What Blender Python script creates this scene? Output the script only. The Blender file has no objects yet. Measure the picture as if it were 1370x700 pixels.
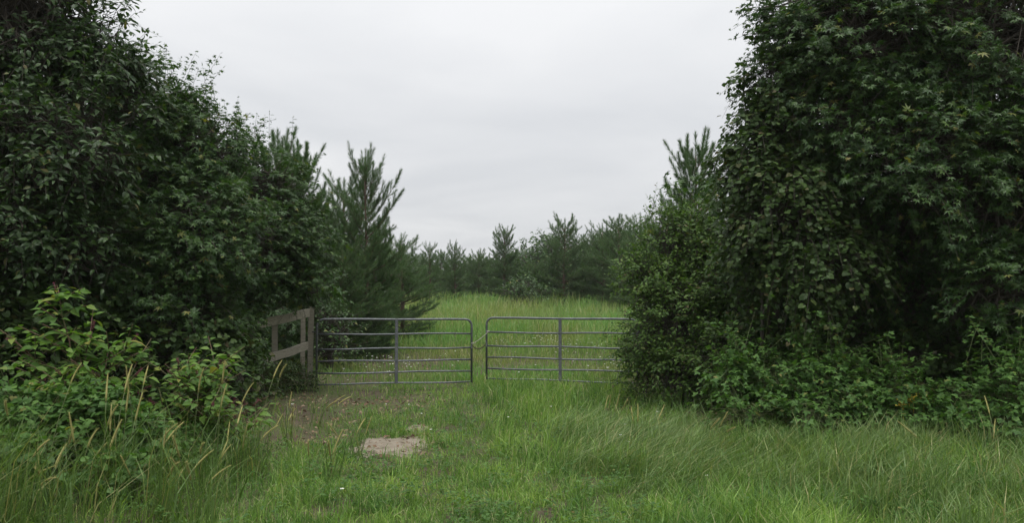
import bpy, math, random
import numpy as np
from mathutils import Matrix, Vector

S = bpy.context.scene
C = S.collection
rng = np.random.default_rng(11)
random.seed(11)
R = math.radians

# ------------------------------------------------------------------ camera
F_PX, CX, CY, CAM_H, PITCH = 1066.0, 685.0, 350.0, 1.9, math.atan(42 / 1066)
cam = bpy.data.cameras.new('camera'); cam.lens = F_PX / 1370 * 36; cam.sensor_width = 36
cam.clip_start = 0.1; cam.clip_end = 3000
camo = bpy.data.objects.new('camera', cam); C.objects.link(camo)
camo.location = (0, 0, CAM_H); camo.rotation_euler = (R(90) + PITCH, 0, 0)
S.camera = camo

# ------------------------------------------------------------------ sky and sun (overcast)
SUN_EL, SUN_AZ = R(74), R(175)          # azimuth from +Y towards +X
W = bpy.data.worlds.new('World'); S.world = W; W.use_nodes = True
nt = W.node_tree; nt.nodes.clear()
def N(t, typ, **kw):
    n = t.nodes.new(typ)
    for k, v in kw.items(): setattr(n, k, v)
    return n
sky = N(nt, 'ShaderNodeTexSky', sky_type='NISHITA', sun_disc=False)
sky.sun_elevation = SUN_EL; sky.sun_rotation = SUN_AZ; sky.air_density = 1.0; sky.dust_density = 3.0
tc = N(nt, 'ShaderNodeTexCoord')
sep = N(nt, 'ShaderNodeSeparateXYZ'); nt.links.new(tc.outputs['Generated'], sep.inputs[0])
# cloud deck: project the view direction on a flat layer so that the clouds flatten towards the horizon
zc = N(nt, 'ShaderNodeMath', operation='ADD'); nt.links.new(sep.outputs[2], zc.inputs[0]); zc.inputs[1].default_value = 0.12
zm = N(nt, 'ShaderNodeMath', operation='MAXIMUM'); nt.links.new(zc.outputs[0], zm.inputs[0]); zm.inputs[1].default_value = 0.05
dv = N(nt, 'ShaderNodeVectorMath', operation='DIVIDE'); nt.links.new(tc.outputs['Generated'], dv.inputs[0])
cmb = N(nt, 'ShaderNodeCombineXYZ')
for i in range(3): nt.links.new(zm.outputs[0], cmb.inputs[i])
nt.links.new(cmb.outputs[0], dv.inputs[1])
noi = N(nt, 'ShaderNodeTexNoise'); noi.inputs['Scale'].default_value = 0.75; noi.inputs['Detail'].default_value = 5
noi.inputs['Roughness'].default_value = 0.5; noi.inputs['Distortion'].default_value = 0.4
nt.links.new(dv.outputs[0], noi.inputs['Vector'])
rmp = N(nt, 'ShaderNodeValToRGB')
rmp.color_ramp.elements[0].position = 0.36; rmp.color_ramp.elements[0].color = (6.5, 6.65, 6.9, 1)
rmp.color_ramp.elements[1].position = 0.66; rmp.color_ramp.elements[1].color = (7.75, 7.82, 7.95, 1)
nt.links.new(noi.outputs['Fac'], rmp.inputs[0])
# an overcast deck grows brighter upwards
el = N(nt, 'ShaderNodeMapRange'); el.inputs[1].default_value = 0; el.inputs[2].default_value = 1
el.inputs[3].default_value = 0.93; el.inputs[4].default_value = 1.55
nt.links.new(sep.outputs[2], el.inputs[0])
vm = N(nt, 'ShaderNodeVectorMath', operation='SCALE')
nt.links.new(rmp.outputs[0], vm.inputs[0]); nt.links.new(el.outputs[0], vm.inputs['Scale'])
mx = N(nt, 'ShaderNodeMix', data_type='RGBA'); mx.inputs[0].default_value = 0.95
nt.links.new(sky.outputs[0], mx.inputs[6]); nt.links.new(vm.outputs[0], mx.inputs[7])
bg = N(nt, 'ShaderNodeBackground'); bg.inputs[1].default_value = 0.052
nt.links.new(mx.outputs[2], bg.inputs[0])
wo = N(nt, 'ShaderNodeOutputWorld'); nt.links.new(bg.outputs[0], wo.inputs[0])

sun = bpy.data.lights.new('sun', 'SUN'); sun.energy = 1.5; sun.angle = R(45); sun.color = (1, 0.98, 0.94)
suno = bpy.data.objects.new('sun', sun); C.objects.link(suno)
sd = Vector((math.sin(SUN_AZ) * math.cos(SUN_EL), math.cos(SUN_AZ) * math.cos(SUN_EL), math.sin(SUN_EL)))
suno.rotation_euler = sd.to_track_quat('Z', 'Y').to_euler(); suno.location = (0, 0, 30)

vs = S.view_settings
S.display_settings.display_device = 'sRGB'
vs.view_transform = 'Standard'; vs.look = 'None'; vs.exposure = 1.05; vs.gamma = 1.0; vs.use_curve_mapping = False
S.render.engine = 'CYCLES'
S.cycles.max_bounces = 8; S.cycles.diffuse_bounces = 4; S.cycles.transmission_bounces = 5; S.cycles.glossy_bounces = 2
S.cycles.use_denoising = True
try: S.cycles.denoiser = 'OPENIMAGEDENOISE'
except Exception: pass
S.cycles.volume_bounces = 1

# ------------------------------------------------------------------ helpers
def world(px, py, Y):
    """point at depth Y that the photograph shows at (px, py)"""
    u, v = (px - CX) / F_PX, (CY - py) / F_PX
    dy = math.cos(PITCH) - v * math.sin(PITCH); dz = math.sin(PITCH) + v * math.cos(PITCH)
    return np.array((u * Y / dy, Y, CAM_H + dz * Y / dy))

def project(P):
    P = np.asarray(P, float); d = P - np.array((0, 0, CAM_H))
    f = d[:, 1] * math.cos(PITCH) + d[:, 2] * math.sin(PITCH)
    u = d[:, 2] * math.cos(PITCH) - d[:, 1] * math.sin(PITCH)
    f = np.where(f > 0.2, f, 0.2)
    return CX + d[:, 0] / f * F_PX, CY - u / f * F_PX, f

def norm(v):
    return v / np.maximum(np.linalg.norm(v, axis=-1, keepdims=True), 1e-9)

_grids = {}
def vnoise(x, y, scale, seed=0):
    """smooth value noise in 0..1"""
    if seed not in _grids: _grids[seed] = np.random.default_rng(1000 + seed).random((128, 128))
    g = _grids[seed]; x = np.asarray(x, float) / scale + 500.3; y = np.asarray(y, float) / scale + 500.7
    i, j = np.floor(x).astype(int), np.floor(y).astype(int); fx, fy = x - i, y - j
    fx = fx * fx * (3 - 2 * fx); fy = fy * fy * (3 - 2 * fy)
    a, b = g[i % 128, j % 128], g[(i + 1) % 128, j % 128]; c, d = g[i % 128, (j + 1) % 128], g[(i + 1) % 128, (j + 1) % 128]
    return (a * (1 - fx) + b * fx) * (1 - fy) + (c * (1 - fx) + d * fx) * fy

def sst(a, b, x):
    t = np.clip((np.asarray(x, float) - a) / (b - a), 0, 1); return t * t * (3 - 2 * t)

def ground_z(x, y):
    x = np.asarray(x, float); y = np.asarray(y, float)
    rise = sst(19, 52, y)
    z = 1.15 * rise - 0.012 * rise * np.clip(x, -30, 30)
    z = z + 0.07 * (vnoise(x, y, 2.3, 1) - 0.5) + 0.03 * (vnoise(x, y, 0.7, 2) - 0.5)
    z = z + 0.12 * sst(2.3, 4.0, np.abs(x)) * sst(4, 8, y) * (1 - sst(17, 30, y))
    return z

class MB:
    """collects vertices and faces and links them as one mesh object"""
    def __init__(s): s.V = []; s.F = []; s.n = 0
    def add(s, V, Fc, mat=0, smooth=False):
        V = np.asarray(V, float).reshape(-1, 3); Fc = np.asarray(Fc, int)
        if len(Fc) == 0: return s
        s.V.append(V); s.F.append((Fc + s.n, mat, smooth)); s.n += len(V); return s
    def mesh(s, name, mats, off=(0, 0, 0)):
        me = bpy.data.meshes.new(name)
        V = np.concatenate(s.V) - np.asarray(off, float)
        me.vertices.add(len(V)); me.vertices.foreach_set('co', V.astype(np.float32).ravel())
        loops = np.concatenate([f.ravel() for f, m, q in s.F])
        tot = np.concatenate([np.full(len(f), f.shape[1]) for f, m, q in s.F])
        mi = np.concatenate([np.full(len(f), m) for f, m, q in s.F])
        sm = np.concatenate([np.full(len(f), q) for f, m, q in s.F])
        me.loops.add(len(loops)); me.loops.foreach_set('vertex_index', loops.astype(np.int32))
        me.polygons.add(len(tot))
        me.polygons.foreach_set('loop_start', np.concatenate(([0], np.cumsum(tot)[:-1])).astype(np.int32))
        me.polygons.foreach_set('material_index', mi.astype(np.int32))
        me.polygons.foreach_set('use_smooth', sm.astype(bool))
        for m in (mats if isinstance(mats, (list, tuple)) else [mats]): me.materials.append(m)
        me.update(calc_edges=True)
        return me
    def build(s, name, mats, parent=None, **props):
        off = np.zeros(3); q = parent
        while q: off = off + np.array(q.location); q = q.parent
        o = bpy.data.objects.new(name, s.mesh(name, mats, off)); C.objects.link(o)
        if parent: o.parent = parent
        for k, v in props.items(): o[k] = v
        return o

def thing(name, label, cat, loc, group=None):
    o = bpy.data.objects.new(name, None); C.objects.link(o); o.location = [float(v) for v in loc]
    o.empty_display_size = 0.2
    o['label'] = label; o['category'] = cat
    if group: o['group'] = group
    return o

def tubes(A, B, ra, rb, s=5):
    A = np.asarray(A, float).reshape(-1, 3); B = np.asarray(B, float).reshape(-1, 3); n = len(A)
    ra = np.broadcast_to(np.asarray(ra, float), (n,)); rb = np.broadcast_to(np.asarray(rb, float), (n,))
    d = norm(B - A); ref = np.where(np.abs(d[:, 2:3]) > 0.9, np.array([[1., 0, 0]]), np.array([[0, 0, 1.]]))
    u = norm(np.cross(d, ref)); v = np.cross(d, u)
    a = np.arange(s) / s * 2 * math.pi
    ring = u[:, None, :] * np.cos(a)[None, :, None] + v[:, None, :] * np.sin(a)[None, :, None]
    V = np.stack([A[:, None] + ring * ra[:, None, None], B[:, None] + ring * rb[:, None, None]], 1).reshape(-1, 3)
    k = np.arange(s); k2 = (k + 1) % s
    q = np.stack([k, k2, k2 + s, k + s], 1)
    return V, (q[None] + (np.arange(n) * 2 * s)[:, None, None]).reshape(-1, 4)

def sweep(path, r, s=8, cap=True):
    P = np.asarray(path, float); n = len(P); r = np.broadcast_to(np.asarray(r, float), (n,))
    T = norm(np.gradient(P, axis=0)); V = []
    u = np.cross(T[0], (0, 0, 1) if abs(T[0][2]) < 0.9 else (1, 0, 0)); u = u / np.linalg.norm(u)
    a = np.arange(s) / s * 2 * math.pi
    for i in range(n):
        u = u - T[i] * np.dot(u, T[i]); u = u / np.linalg.norm(u); w = np.cross(T[i], u)
        V.append(P[i] + r[i] * (np.cos(a)[:, None] * u + np.sin(a)[:, None] * w))
    V = np.concatenate(V); k = np.arange(s); k2 = (k + 1) % s
    q = np.concatenate([np.stack([k, k2, k2 + s, k + s], 1) + i * s for i in range(n - 1)])
    if cap:
        V = np.concatenate([V, P[:1], P[-1:]]); m = n * s
        t = np.concatenate([np.stack([k2, k, np.full(s, m)], 1), np.stack([k, k2, np.full(s, m + 1)], 1) + np.array([(n - 1) * s, (n - 1) * s, 0])])
        return V, q, t
    return V, q, np.zeros((0, 3), int)

def add_sweep(mb, path, r, s=8, smooth=True):
    V, q, t = sweep(path, r, s); n = mb.n
    mb.add(V, q, 0, smooth); 
    if len(t): mb.F.append((t + n, 0, False))
    return mb

def box(c, X, Yv, Z):
    """box from centre and three half-axis vectors"""
    c, X, Yv, Z = [np.asarray(v, float) for v in (c, X, Yv, Z)]
    V = [c + a * X + b * Yv + d * Z for a in (-1, 1) for b in (-1, 1) for d in (-1, 1)]
    return np.array(V), np.array([(0, 1, 3, 2), (4, 6, 7, 5), (0, 4, 5, 1), (2, 3, 7, 6), (0, 2, 6, 4), (1, 5, 7, 3)])

# ------------------------------------------------------------------ materials
def new_mat(name):
    m = bpy.data.materials.new(name); m.use_nodes = True; t = m.node_tree; t.nodes.clear()
    return m, t, N(t, 'ShaderNodeOutputMaterial')

def ramp(t, stops):
    r = N(t, 'ShaderNodeValToRGB'); e = r.color_ramp.elements
    while len(e) < len(stops): e.new(0.5)
    for x, (p, c) in zip(e, stops): x.position = p; x.color = (*c, 1)
    return r

def leaf_mat(name, cols, rough=0.45, trans=0.28, spec=0.4, patch=0.0, patch_cols=None, tint=(1.5, 1.7, 0.6)):
    """foliage: per-leaf random colour, slight mottling, some light let through"""
    m, t, out = new_mat(name); L = t.links.new
    g = N(t, 'ShaderNodeNewGeometry'); oi = N(t, 'ShaderNodeObjectInfo')
    ad = N(t, 'ShaderNodeMath', operation='ADD'); L(g.outputs['Random Per Island'], ad.inputs[0]); L(oi.outputs['Random'], ad.inputs[1])
    fr = N(t, 'ShaderNodeMath', operation='FRACT'); L(ad.outputs[0], fr.inputs[0])
    rp = ramp(t, cols); L(fr.outputs[0], rp.inputs[0]); col = rp.outputs[0]
    if patch_cols:
        nz = N(t, 'ShaderNodeTexNoise'); nz.inputs['Scale'].default_value = patch; nz.inputs['Detail'].default_value = 3
        L(g.outputs['Position'], nz.inputs['Vector'])
        mr = N(t, 'ShaderNodeMapRange'); mr.inputs[1].default_value = 0.42; mr.inputs[2].default_value = 0.62
        L(nz.outputs['Fac'], mr.inputs[0])
        rp2 = ramp(t, patch_cols); L(fr.outputs[0], rp2.inputs[0])
        mxx = N(t, 'ShaderNodeMix', data_type='RGBA'); L(mr.outputs[0], mxx.inputs[0]); L(col, mxx.inputs[6]); L(rp2.outputs[0], mxx.inputs[7])
        col = mxx.outputs[2]
    p = N(t, 'ShaderNodeBsdfPrincipled'); L(col, p.inputs['Base Color'])
    p.inputs['Roughness'].default_value = rough; p.inputs['Specular IOR Level'].default_value = spec
    mu = N(t, 'ShaderNodeMix', data_type='RGBA', blend_type='MULTIPLY'); mu.inputs[0].default_value = 1
    L(col, mu.inputs[6]); mu.inputs[7].default_value = (*tint, 1)
    tr = N(t, 'ShaderNodeBsdfTranslucent'); L(mu.outputs[2], tr.inputs['Color'])
    ms = N(t, 'ShaderNodeMixShader'); ms.inputs[0].default_value = trans
    L(p.outputs[0], ms.inputs[1]); L(tr.outputs[0], ms.inputs[2]); L(ms.outputs[0], out.inputs['Surface'])
    return m

def rough_mat(name, cols, scale=6, stretch=(1, 1, 1), rough=0.8, metal=0.0, bump=0.3, detail=8, spec=0.3, dist=0.02):
    m, t, out = new_mat(name); L = t.links.new
    c = N(t, 'ShaderNodeTexCoord'); mp = N(t, 'ShaderNodeMapping'); mp.inputs['Scale'].default_value = stretch
    L(c.outputs['Object'], mp.inputs['Vector'])
    nz = N(t, 'ShaderNodeTexNoise'); nz.inputs['Scale'].default_value = scale; nz.inputs['Detail'].default_value = detail
    nz.inputs['Roughness'].default_value = 0.65; L(mp.outputs[0], nz.inputs['Vector'])
    rp = ramp(t, cols); L(nz.outputs['Fac'], rp.inputs[0])
    p = N(t, 'ShaderNodeBsdfPrincipled'); L(rp.outputs[0], p.inputs['Base Color'])
    p.inputs['Roughness'].default_value = rough; p.inputs['Metallic'].default_value = metal; p.inputs['Specular IOR Level'].default_value = spec
    b = N(t, 'ShaderNodeBump'); b.inputs['Strength'].default_value = bump; b.inputs['Distance'].default_value = dist
    L(nz.outputs['Fac'], b.inputs['Height']); L(b.outputs[0], p.inputs['Normal']); L(p.outputs[0], out.inputs['Surface'])
    return m

M_bark = rough_mat('bark', [(0.3, (0.04, 0.034, 0.028)), (0.7, (0.1, 0.086, 0.07))], 9, (1, 1, 0.25), 0.9)
M_pinebark = rough_mat('pine_bark', [(0.3, (0.06, 0.042, 0.032)), (0.7, (0.16, 0.11, 0.08))], 9, (1, 1, 0.3), 0.9)
M_wood = rough_mat('weathered_wood', [(0.25, (0.14, 0.125, 0.095)), (0.5, (0.255, 0.235, 0.185)), (0.75, (0.37, 0.345, 0.28))], 7, (1, 1, 14), 0.85, bump=0.5, dist=0.01)
M_plank = rough_mat('weathered_plank', [(0.25, (0.16, 0.145, 0.11)), (0.5, (0.285, 0.26, 0.205)), (0.75, (0.39, 0.365, 0.3))], 5, (2, 2, 22), 0.85, bump=0.5, dist=0.01)
M_steel = rough_mat('weathered_steel', [(0.3, (0.075, 0.08, 0.085)), (0.55, (0.13, 0.14, 0.15)), (0.66, (0.19, 0.19, 0.19)), (0.8, (0.15, 0.09, 0.055))], 14, (1, 1, 1), 0.5, 0.35, 0.15, spec=0.5, dist=0.003)
M_chain = rough_mat('rusty_chain', [(0.35, (0.05, 0.045, 0.04)), (0.7, (0.14, 0.1, 0.07))], 60, (1, 1, 1), 0.6, 0.4, 0.2, dist=0.002)
M_cord = rough_mat('twine', [(0.3, (0.35, 0.33, 0.28)), (0.7, (0.5, 0.47, 0.4))], 80, (1, 1, 1), 0.9, 0, 0.2, dist=0.001)
M_redstem = rough_mat('red_stem', [(0.35, (0.1, 0.035, 0.035)), (0.6, (0.1, 0.1, 0.04))], 5, (1, 1, 0.6), 0.55, 0, 0.1)
M_greenstem = rough_mat('green_stem', [(0.3, (0.07, 0.1, 0.035)), (0.7, (0.13, 0.15, 0.06))], 6, (1, 1, 0.6), 0.6, 0, 0.1)
M_berry = rough_mat('dark_berry', [(0.3, (0.05, 0.01, 0.02)), (0.7, (0.16, 0.03, 0.05))], 30, (1, 1, 1), 0.35, 0, 0.1)
M_head = rough_mat('seed_head', [(0.3, (0.2, 0.205, 0.065)), (0.5, (0.29, 0.27, 0.095)), (0.7, (0.38, 0.34, 0.15))], 9, (1, 1, 1), 0.85, 0, 0.5, dist=0.004)
M_litter = leaf_mat('dry_litter', [(0, (0.12, 0.075, 0.045)), (0.5, (0.2, 0.13, 0.085)), (1, (0.26, 0.2, 0.14))], 0.8, 0.1, 0.2, tint=(1, 1, 1))

M_gum = leaf_mat('gum_leaf', [(0, (0.02452, 0.05847, 0.01509)), (0.5, (0.03772, 0.0811, 0.0198)), (0.9, (0.05658, 0.1094, 0.02546)), (0.97, (0.08487, 0.1414, 0.033)), (1, (0.1886, 0.1697, 0.04715))], 0.44, 0.26, 0.36)
M_cherry = leaf_mat('pointed_leaf', [(0, (0.02113, 0.04677, 0.01358)), (0.6, (0.03319, 0.0679, 0.0181)), (0.97, (0.04979, 0.0943, 0.02263)), (1, (0.1282, 0.1132, 0.03772))], 0.42, 0.26, 0.36)
M_vine = leaf_mat('vine_leaf', [(0, (0.02808, 0.05304, 0.0156)), (0.5, (0.04212, 0.078, 0.02028)), (0.92, (0.0624, 0.1053, 0.02652)), (1, (0.0858, 0.0663, 0.0312))], 0.5, 0.25, 0.22)
M_bush = leaf_mat('bush_leaf', [(0, (0.0432, 0.09, 0.0198)), (0.5, (0.0675, 0.126, 0.0252)), (0.95, (0.1035, 0.171, 0.0342)), (1, (0.117, 0.0855, 0.045))], 0.5, 0.3, 0.24)
M_bramble = leaf_mat('bramble_leaf', [(0, (0.04224, 0.0968, 0.02288)), (0.5, (0.06336, 0.1364, 0.02992)), (0.97, (0.0968, 0.1848, 0.04048)), (1, (0.1936, 0.176, 0.0528))], 0.52, 0.3, 0.24)
M_poke = leaf_mat('poke_leaf', [(0, (0.055, 0.12, 0.024)), (0.5, (0.085, 0.165, 0.031)), (0.9, (0.125, 0.21, 0.038)), (1, (0.24, 0.21, 0.055))], 0.5, 0.32, 0.25)
M_needle = leaf_mat('pine_needle', [(0, (0.05766, 0.1042, 0.0465)), (0.5, (0.0837, 0.1442, 0.06324)), (0.9, (0.1116, 0.1767, 0.07626)), (1, (0.1581, 0.1395, 0.0837))], 0.55, 0.36, 0.25, tint=(1.2, 1.4, 0.8))
GR = [(0, (0.058, 0.122, 0.034)), (0.45, (0.1, 0.198, 0.05)), (0.85, (0.17, 0.295, 0.074)), (1, (0.4, 0.37, 0.22))]
GR2 = [(0, (0.105, 0.185, 0.044)), (0.45, (0.195, 0.315, 0.072)), (0.85, (0.29, 0.42, 0.1)), (1, (0.42, 0.38, 0.23))]
M_grass = leaf_mat('grass_blade', GR, 0.5, 0.35, 0.25, 1.3, GR2)
M_field = leaf_mat('field_blade', [(0, (0.105, 0.215, 0.064)), (0.5, (0.145, 0.28, 0.082)), (0.85, (0.19, 0.33, 0.095)), (1, (0.34, 0.33, 0.17))], 0.5, 0.33, 0.25, 0.3,
                   [(0, (0.15, 0.195, 0.07)), (0.6, (0.22, 0.265, 0.09)), (1, (0.36, 0.34, 0.19))])
M_lay = leaf_mat('laid_blade', [(0, (0.085, 0.14, 0.045)), (0.5, (0.125, 0.2, 0.06)), (0.85, (0.17, 0.245, 0.08)), (1, (0.36, 0.32, 0.16))], 0.45, 0.25, 0.3)
M_tall = leaf_mat('tall_blade', [(0, (0.056, 0.1, 0.028)), (0.5, (0.084, 0.144, 0.036)), (0.86, (0.12, 0.188, 0.0464)), (1, (0.264, 0.232, 0.104))], 0.47, 0.3, 0.28)
M_flower = leaf_mat('white_petal', [(0, (0.7, 0.7, 0.62)), (1, (0.82, 0.82, 0.76))], 0.6, 0.2, 0.2, tint=(1, 1, 1))

M_yellow = leaf_mat('yellow_petal', [(0, (0.5, 0.36, 0.04)), (1, (0.62, 0.47, 0.07))], 0.6, 0.2, 0.2, tint=(1, 1, 1))

def ground_material():
    m, t, out = new_mat('soil'); L = t.links.new
    g = N(t, 'ShaderNodeNewGeometry')
    def noise(sc, det=6, ro=0.6):
        n = N(t, 'ShaderNodeTexNoise'); n.inputs['Scale'].default_value = sc; n.inputs['Detail'].default_value = det
        n.inputs['Roughness'].default_value = ro; L(g.outputs['Position'], n.inputs['Vector']); return n
    a, b, c = noise(1.1), noise(9), noise(45, 4)
    soil = ramp(t, [(0.3, (0.055, 0.044, 0.03)), (0.7, (0.115, 0.092, 0.064))]); L(b.outputs['Fac'], soil.inputs[0])
    thatch = ramp(t, [(0.3, (0.045, 0.06, 0.022)), (0.7, (0.11, 0.12, 0.05))]); L(c.outputs['Fac'], thatch.inputs[0])
    mr = N(t, 'ShaderNodeMapRange'); mr.inputs[1].default_value = 0.4; mr.inputs[2].default_value = 0.6; L(a.outputs['Fac'], mr.inputs[0])
    mm = N(t, 'ShaderNodeMix', data_type='RGBA'); L(mr.outputs[0], mm.inputs[0]); L(thatch.outputs[0], mm.inputs[6]); L(soil.outputs[0], mm.inputs[7])
    p = N(t, 'ShaderNodeBsdfPrincipled'); L(mm.outputs[2], p.inputs['Base Color']); p.inputs['Roughness'].default_value = 0.95
    p.inputs['Specular IOR Level'].default_value = 0.15
    bm = N(t, 'ShaderNodeBump'); bm.inputs['Strength'].default_value = 0.8; bm.inputs['Distance'].default_value = 0.03
    L(c.outputs['Fac'], bm.inputs['Height']); L(bm.outputs[0], p.inputs['Normal']); L(p.outputs[0], out.inputs['Surface'])
    return m
M_soil = ground_material()
M_sand = rough_mat('sand', [(0.32, (0.0984, 0.0779, 0.05576)), (0.46, (0.1968, 0.1681, 0.1271)), (0.75, (0.287, 0.2542, 0.205))], 6, (1, 1, 1), 0.95, 0, 0.8, dist=0.03, spec=0.15)

# ------------------------------------------------------------------ ground
def grid_lines(lo, hi, step, far):
    core = np.arange(lo, hi + 1e-6, step); k = np.array([1, 2.5, 5, 9, 15, 25, 45, 80, 150, 300, 600, 1200.])
    k = k[k < far]
    return np.concatenate((lo - k[::-1], core, hi + k))
gx, gy = grid_lines(-9, 9, 0.16, 2000), grid_lines(3, 26, 0.2, 2000)
X, Yg = np.meshgrid(gx, gy, indexing='ij'); Z = ground_z(X, Yg)
V = np.stack([X, Yg, Z], -1).reshape(-1, 3); ni, nj = X.shape
i, j = np.meshgrid(np.arange(ni - 1), np.arange(nj - 1), indexing='ij'); k = (i * nj + j).ravel()
MB().add(V, np.stack([k, k + nj, k + nj + 1, k + 1], 1), 0, True).build('ground', M_soil, kind='structure')

def patch_sheet(name, cx, cy, rx, ry, seed, mat, lift=0.012):
    """irregular bare patch lying just above the ground"""
    na, nr = 64, 9; V = [(cx, cy)]; r0 = np.random.default_rng(seed)
    ph = r0.random(6) * 6.28; am = r0.random(6) * 0.2
    for q in range(1, nr + 1):
        for a in np.arange(na) / na * 2 * math.pi:
            e = 1 + sum(am[h] * math.sin((h + 2) * a + ph[h]) for h in range(6)) + 0.09 * math.sin(13 * a + ph[1]) + 0.05 * math.sin(23 * a + ph[2])
            V.append((cx + rx * e * q / nr * math.cos(a), cy + ry * e * q / nr * math.sin(a)))
    V = np.array(V); rr = np.concatenate(([0], np.repeat(np.arange(1, nr + 1) / nr, na)))
    z = ground_z(V[:, 0], V[:, 1]) + lift * 2 * (1 - rr ** 3) - 0.004 + 0.02 * (vnoise(V[:, 0], V[:, 1], 0.12, 7) - 0.4) * (1 - rr)
    V = np.column_stack([V, z]); b = MB()
    kk = np.arange(na); k2 = (kk + 1) % na
    tri = np.stack([np.zeros(na, int), 1 + kk, 1 + k2], 1)
    quads = np.concatenate([np.stack([1 + q * na + kk, 1 + (q + 1) * na + kk, 1 + (q + 1) * na + k2, 1 + q * na + k2], 1) for q in range(nr - 1)])
    b.add(V, tri, 0, True); b.F.append((quads, 0, True))
    return b.build(name, mat, kind='structure')
SANDS = [(-1.52, 9.95, 0.52, 0.8), (-1.32, 11.1, 0.24, 0.4)]
patch_sheet('sand_patch', *SANDS[0], 3, M_sand)
patch_sheet('sand_patch', *SANDS[1], 9, M_sand)

# ------------------------------------------------------------------ leaf shapes and sprays
def T_star():
    V = [(0, 0.25, 0)]; ang = [90, 40, 140, -8, 188]; ln = [0.75, 0.7, 0.7, 0.58, 0.58]
    order = [3, 1, 0, 2, 4]; pts = []; an = [ang[q] for q in order]; le = [ln[q] for q in order]
    notch = [-50, 16, 65, 115, 164, 230]; nl = [0.3, 0.27, 0.27, 0.27, 0.27, 0.3]
    P = []
    for q in range(5):
        P.append((nl[q], notch[q], 0)); P.append((le[q], an[q], -0.1))
    P.append((nl[5], notch[5], 0))
    for l, a, z in P: V.append((l * math.cos(R(a)), 0.25 + l * math.sin(R(a)), z))
    Fc = [(0, q, q + 1) for q in range(1, 11)]
    return np.array(V), np.array(Fc)
def T_oval(w=0.24):
    V = np.array([(0, 0, 0), (-w, .3, .05), (-w * .85, .62, .04), (0, 1, -.05), (w * .85, .62, .04), (w, .3, .05), (0, .32, 0), (0, .64, 0)])
    return V, np.array([(0, 6, 1), (6, 7, 2), (6, 2, 1), (7, 3, 2), (0, 5, 6), (6, 5, 4), (6, 4, 7), (7, 4, 3)])
def T_diamond(w=0.3):
    V = np.array([(0, 0, 0), (-w, .45, .06), (0, 1, -.02), (w, .45, .06), (0, .5, -.02)])
    return V, np.array([(0, 4, 1), (4, 2, 1), (0, 3, 4), (4, 3, 2)])
def T_round():
    V = [(0, .4, 0.03)]
    for q, (l, a) in enumerate([(.36, -60), (.5, -15), (.5, 35), (.62, 90), (.5, 145), (.5, 195), (.36, 240)]):
        V.append((l * math.cos(R(a)), .4 + l * math.sin(R(a)), -.03 if q % 2 else .02))
    return np.array(V), np.array([(0, q, q + 1) for q in range(1, 7)])
def T_three():
    V, Fc, n = [], [], 0; v, f = T_diamond(.32)
    for a, s in ((0, .62), (62, .52), (-62, .52)):
        c, sn = math.cos(R(a)), math.sin(R(a))
        w = v * s; w = np.stack([w[:, 0] * c - w[:, 1] * sn, w[:, 0] * sn + w[:, 1] * c + .3, w[:, 2]], 1)
        V.append(w); Fc.append(f + n); n += len(v)
    return np.concatenate(V), np.concatenate(Fc)
TPL = {'star': T_star(), 'oval': T_oval(), 'broad': T_oval(0.25), 'lance': T_oval(0.17), 'diamond': T_diamond(), 'round': T_round(), 'three': T_three()}

def leaf_frames(P, fwd, nrm):
    f = norm(fwd); s = norm(np.cross(f, nrm)); n = np.cross(s, f)
    return s, f, n
def leaf_batch(kind, P, fwd, nrm, size, bend):
    T, Fc = TPL[kind]; s, f, n = leaf_frames(P, fwd, nrm)
    z = T[None, :, 2] - bend[:, None] * T[None, :, 1] ** 2
    V = P[:, None] + size[:, None, None] * (s[:, None] * T[None, :, 0, None] + f[:, None] * T[None, :, 1, None] + n[:, None] * z[:, :, None])
    return V.reshape(-1, 3), (Fc[None] + (np.arange(len(P)) * len(T))[:, None, None]).reshape(-1, 3)

_leafmesh = {}
def leaf_parts(root, kind, mat, P, fwd, nrm, size, bend, idx):
    """leaves near enough to be told apart: each an object of its own under its plant"""
    T, Fc = TPL[kind]; s, f, n = leaf_frames(P, fwd, nrm); loc = np.array(root.location)
    for q in idx:
        bk = (0.1, 0.3, 0.5)[int(np.clip((bend[q] - 0.0) / 0.2, 0, 2))]
        key = (kind, mat.name, bk)
        if key not in _leafmesh:
            v = T.copy(); v[:, 2] -= bk * v[:, 1] ** 2
            _leafmesh[key] = MB().add(v, Fc).mesh('leaf', mat)
        o = bpy.data.objects.new('leaf', _leafmesh[key]); C.objects.link(o); o.parent = root
        sc = size[q]; p = P[q] - loc
        o.matrix_basis = Matrix(((s[q][0] * sc, f[q][0] * sc, n[q][0] * sc, p[0]), (s[q][1] * sc, f[q][1] * sc, n[q][1] * sc, p[1]),
                                 (s[q][2] * sc, f[q][2] * sc, n[q][2] * sc, p[2]), (0, 0, 0, 1)))

def showing(P, nrm, size, most, cell=9):
    """the leaves of one plant that show largest: nearest the camera in their spot of the view, inside the frame"""
    x, y, d = project(P); px = size / d * F_PX
    ok = np.where((x > 2) & (x < 1368) & (y > 2) & (y < 698))[0]
    ok = ok[np.argsort(d[ok])]
    key = (x[ok] // cell).astype(int) * 1000 + (y[ok] // cell).astype(int)
    _, first = np.unique(key, return_index=True); front = ok[first]
    view = norm(np.array((0, 0, CAM_H)) - P[front]); score = px[front] * (0.3 + np.abs((view * norm(nrm[front])).sum(1)))
    return front[np.argsort(-score)[:most]]

def blob(px, py, Y, rw, rh, dep=None):
    """ellipsoid of a crown: centre seen at (px, py) at depth Y, half sizes rw, rh in photo pixels, dep in metres"""
    c = world(px, py, Y); k = Y / F_PX
    return np.array((*c, rw * k, dep or 0.75 * (rw + rh) / 2 * k, rh * k))

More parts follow.
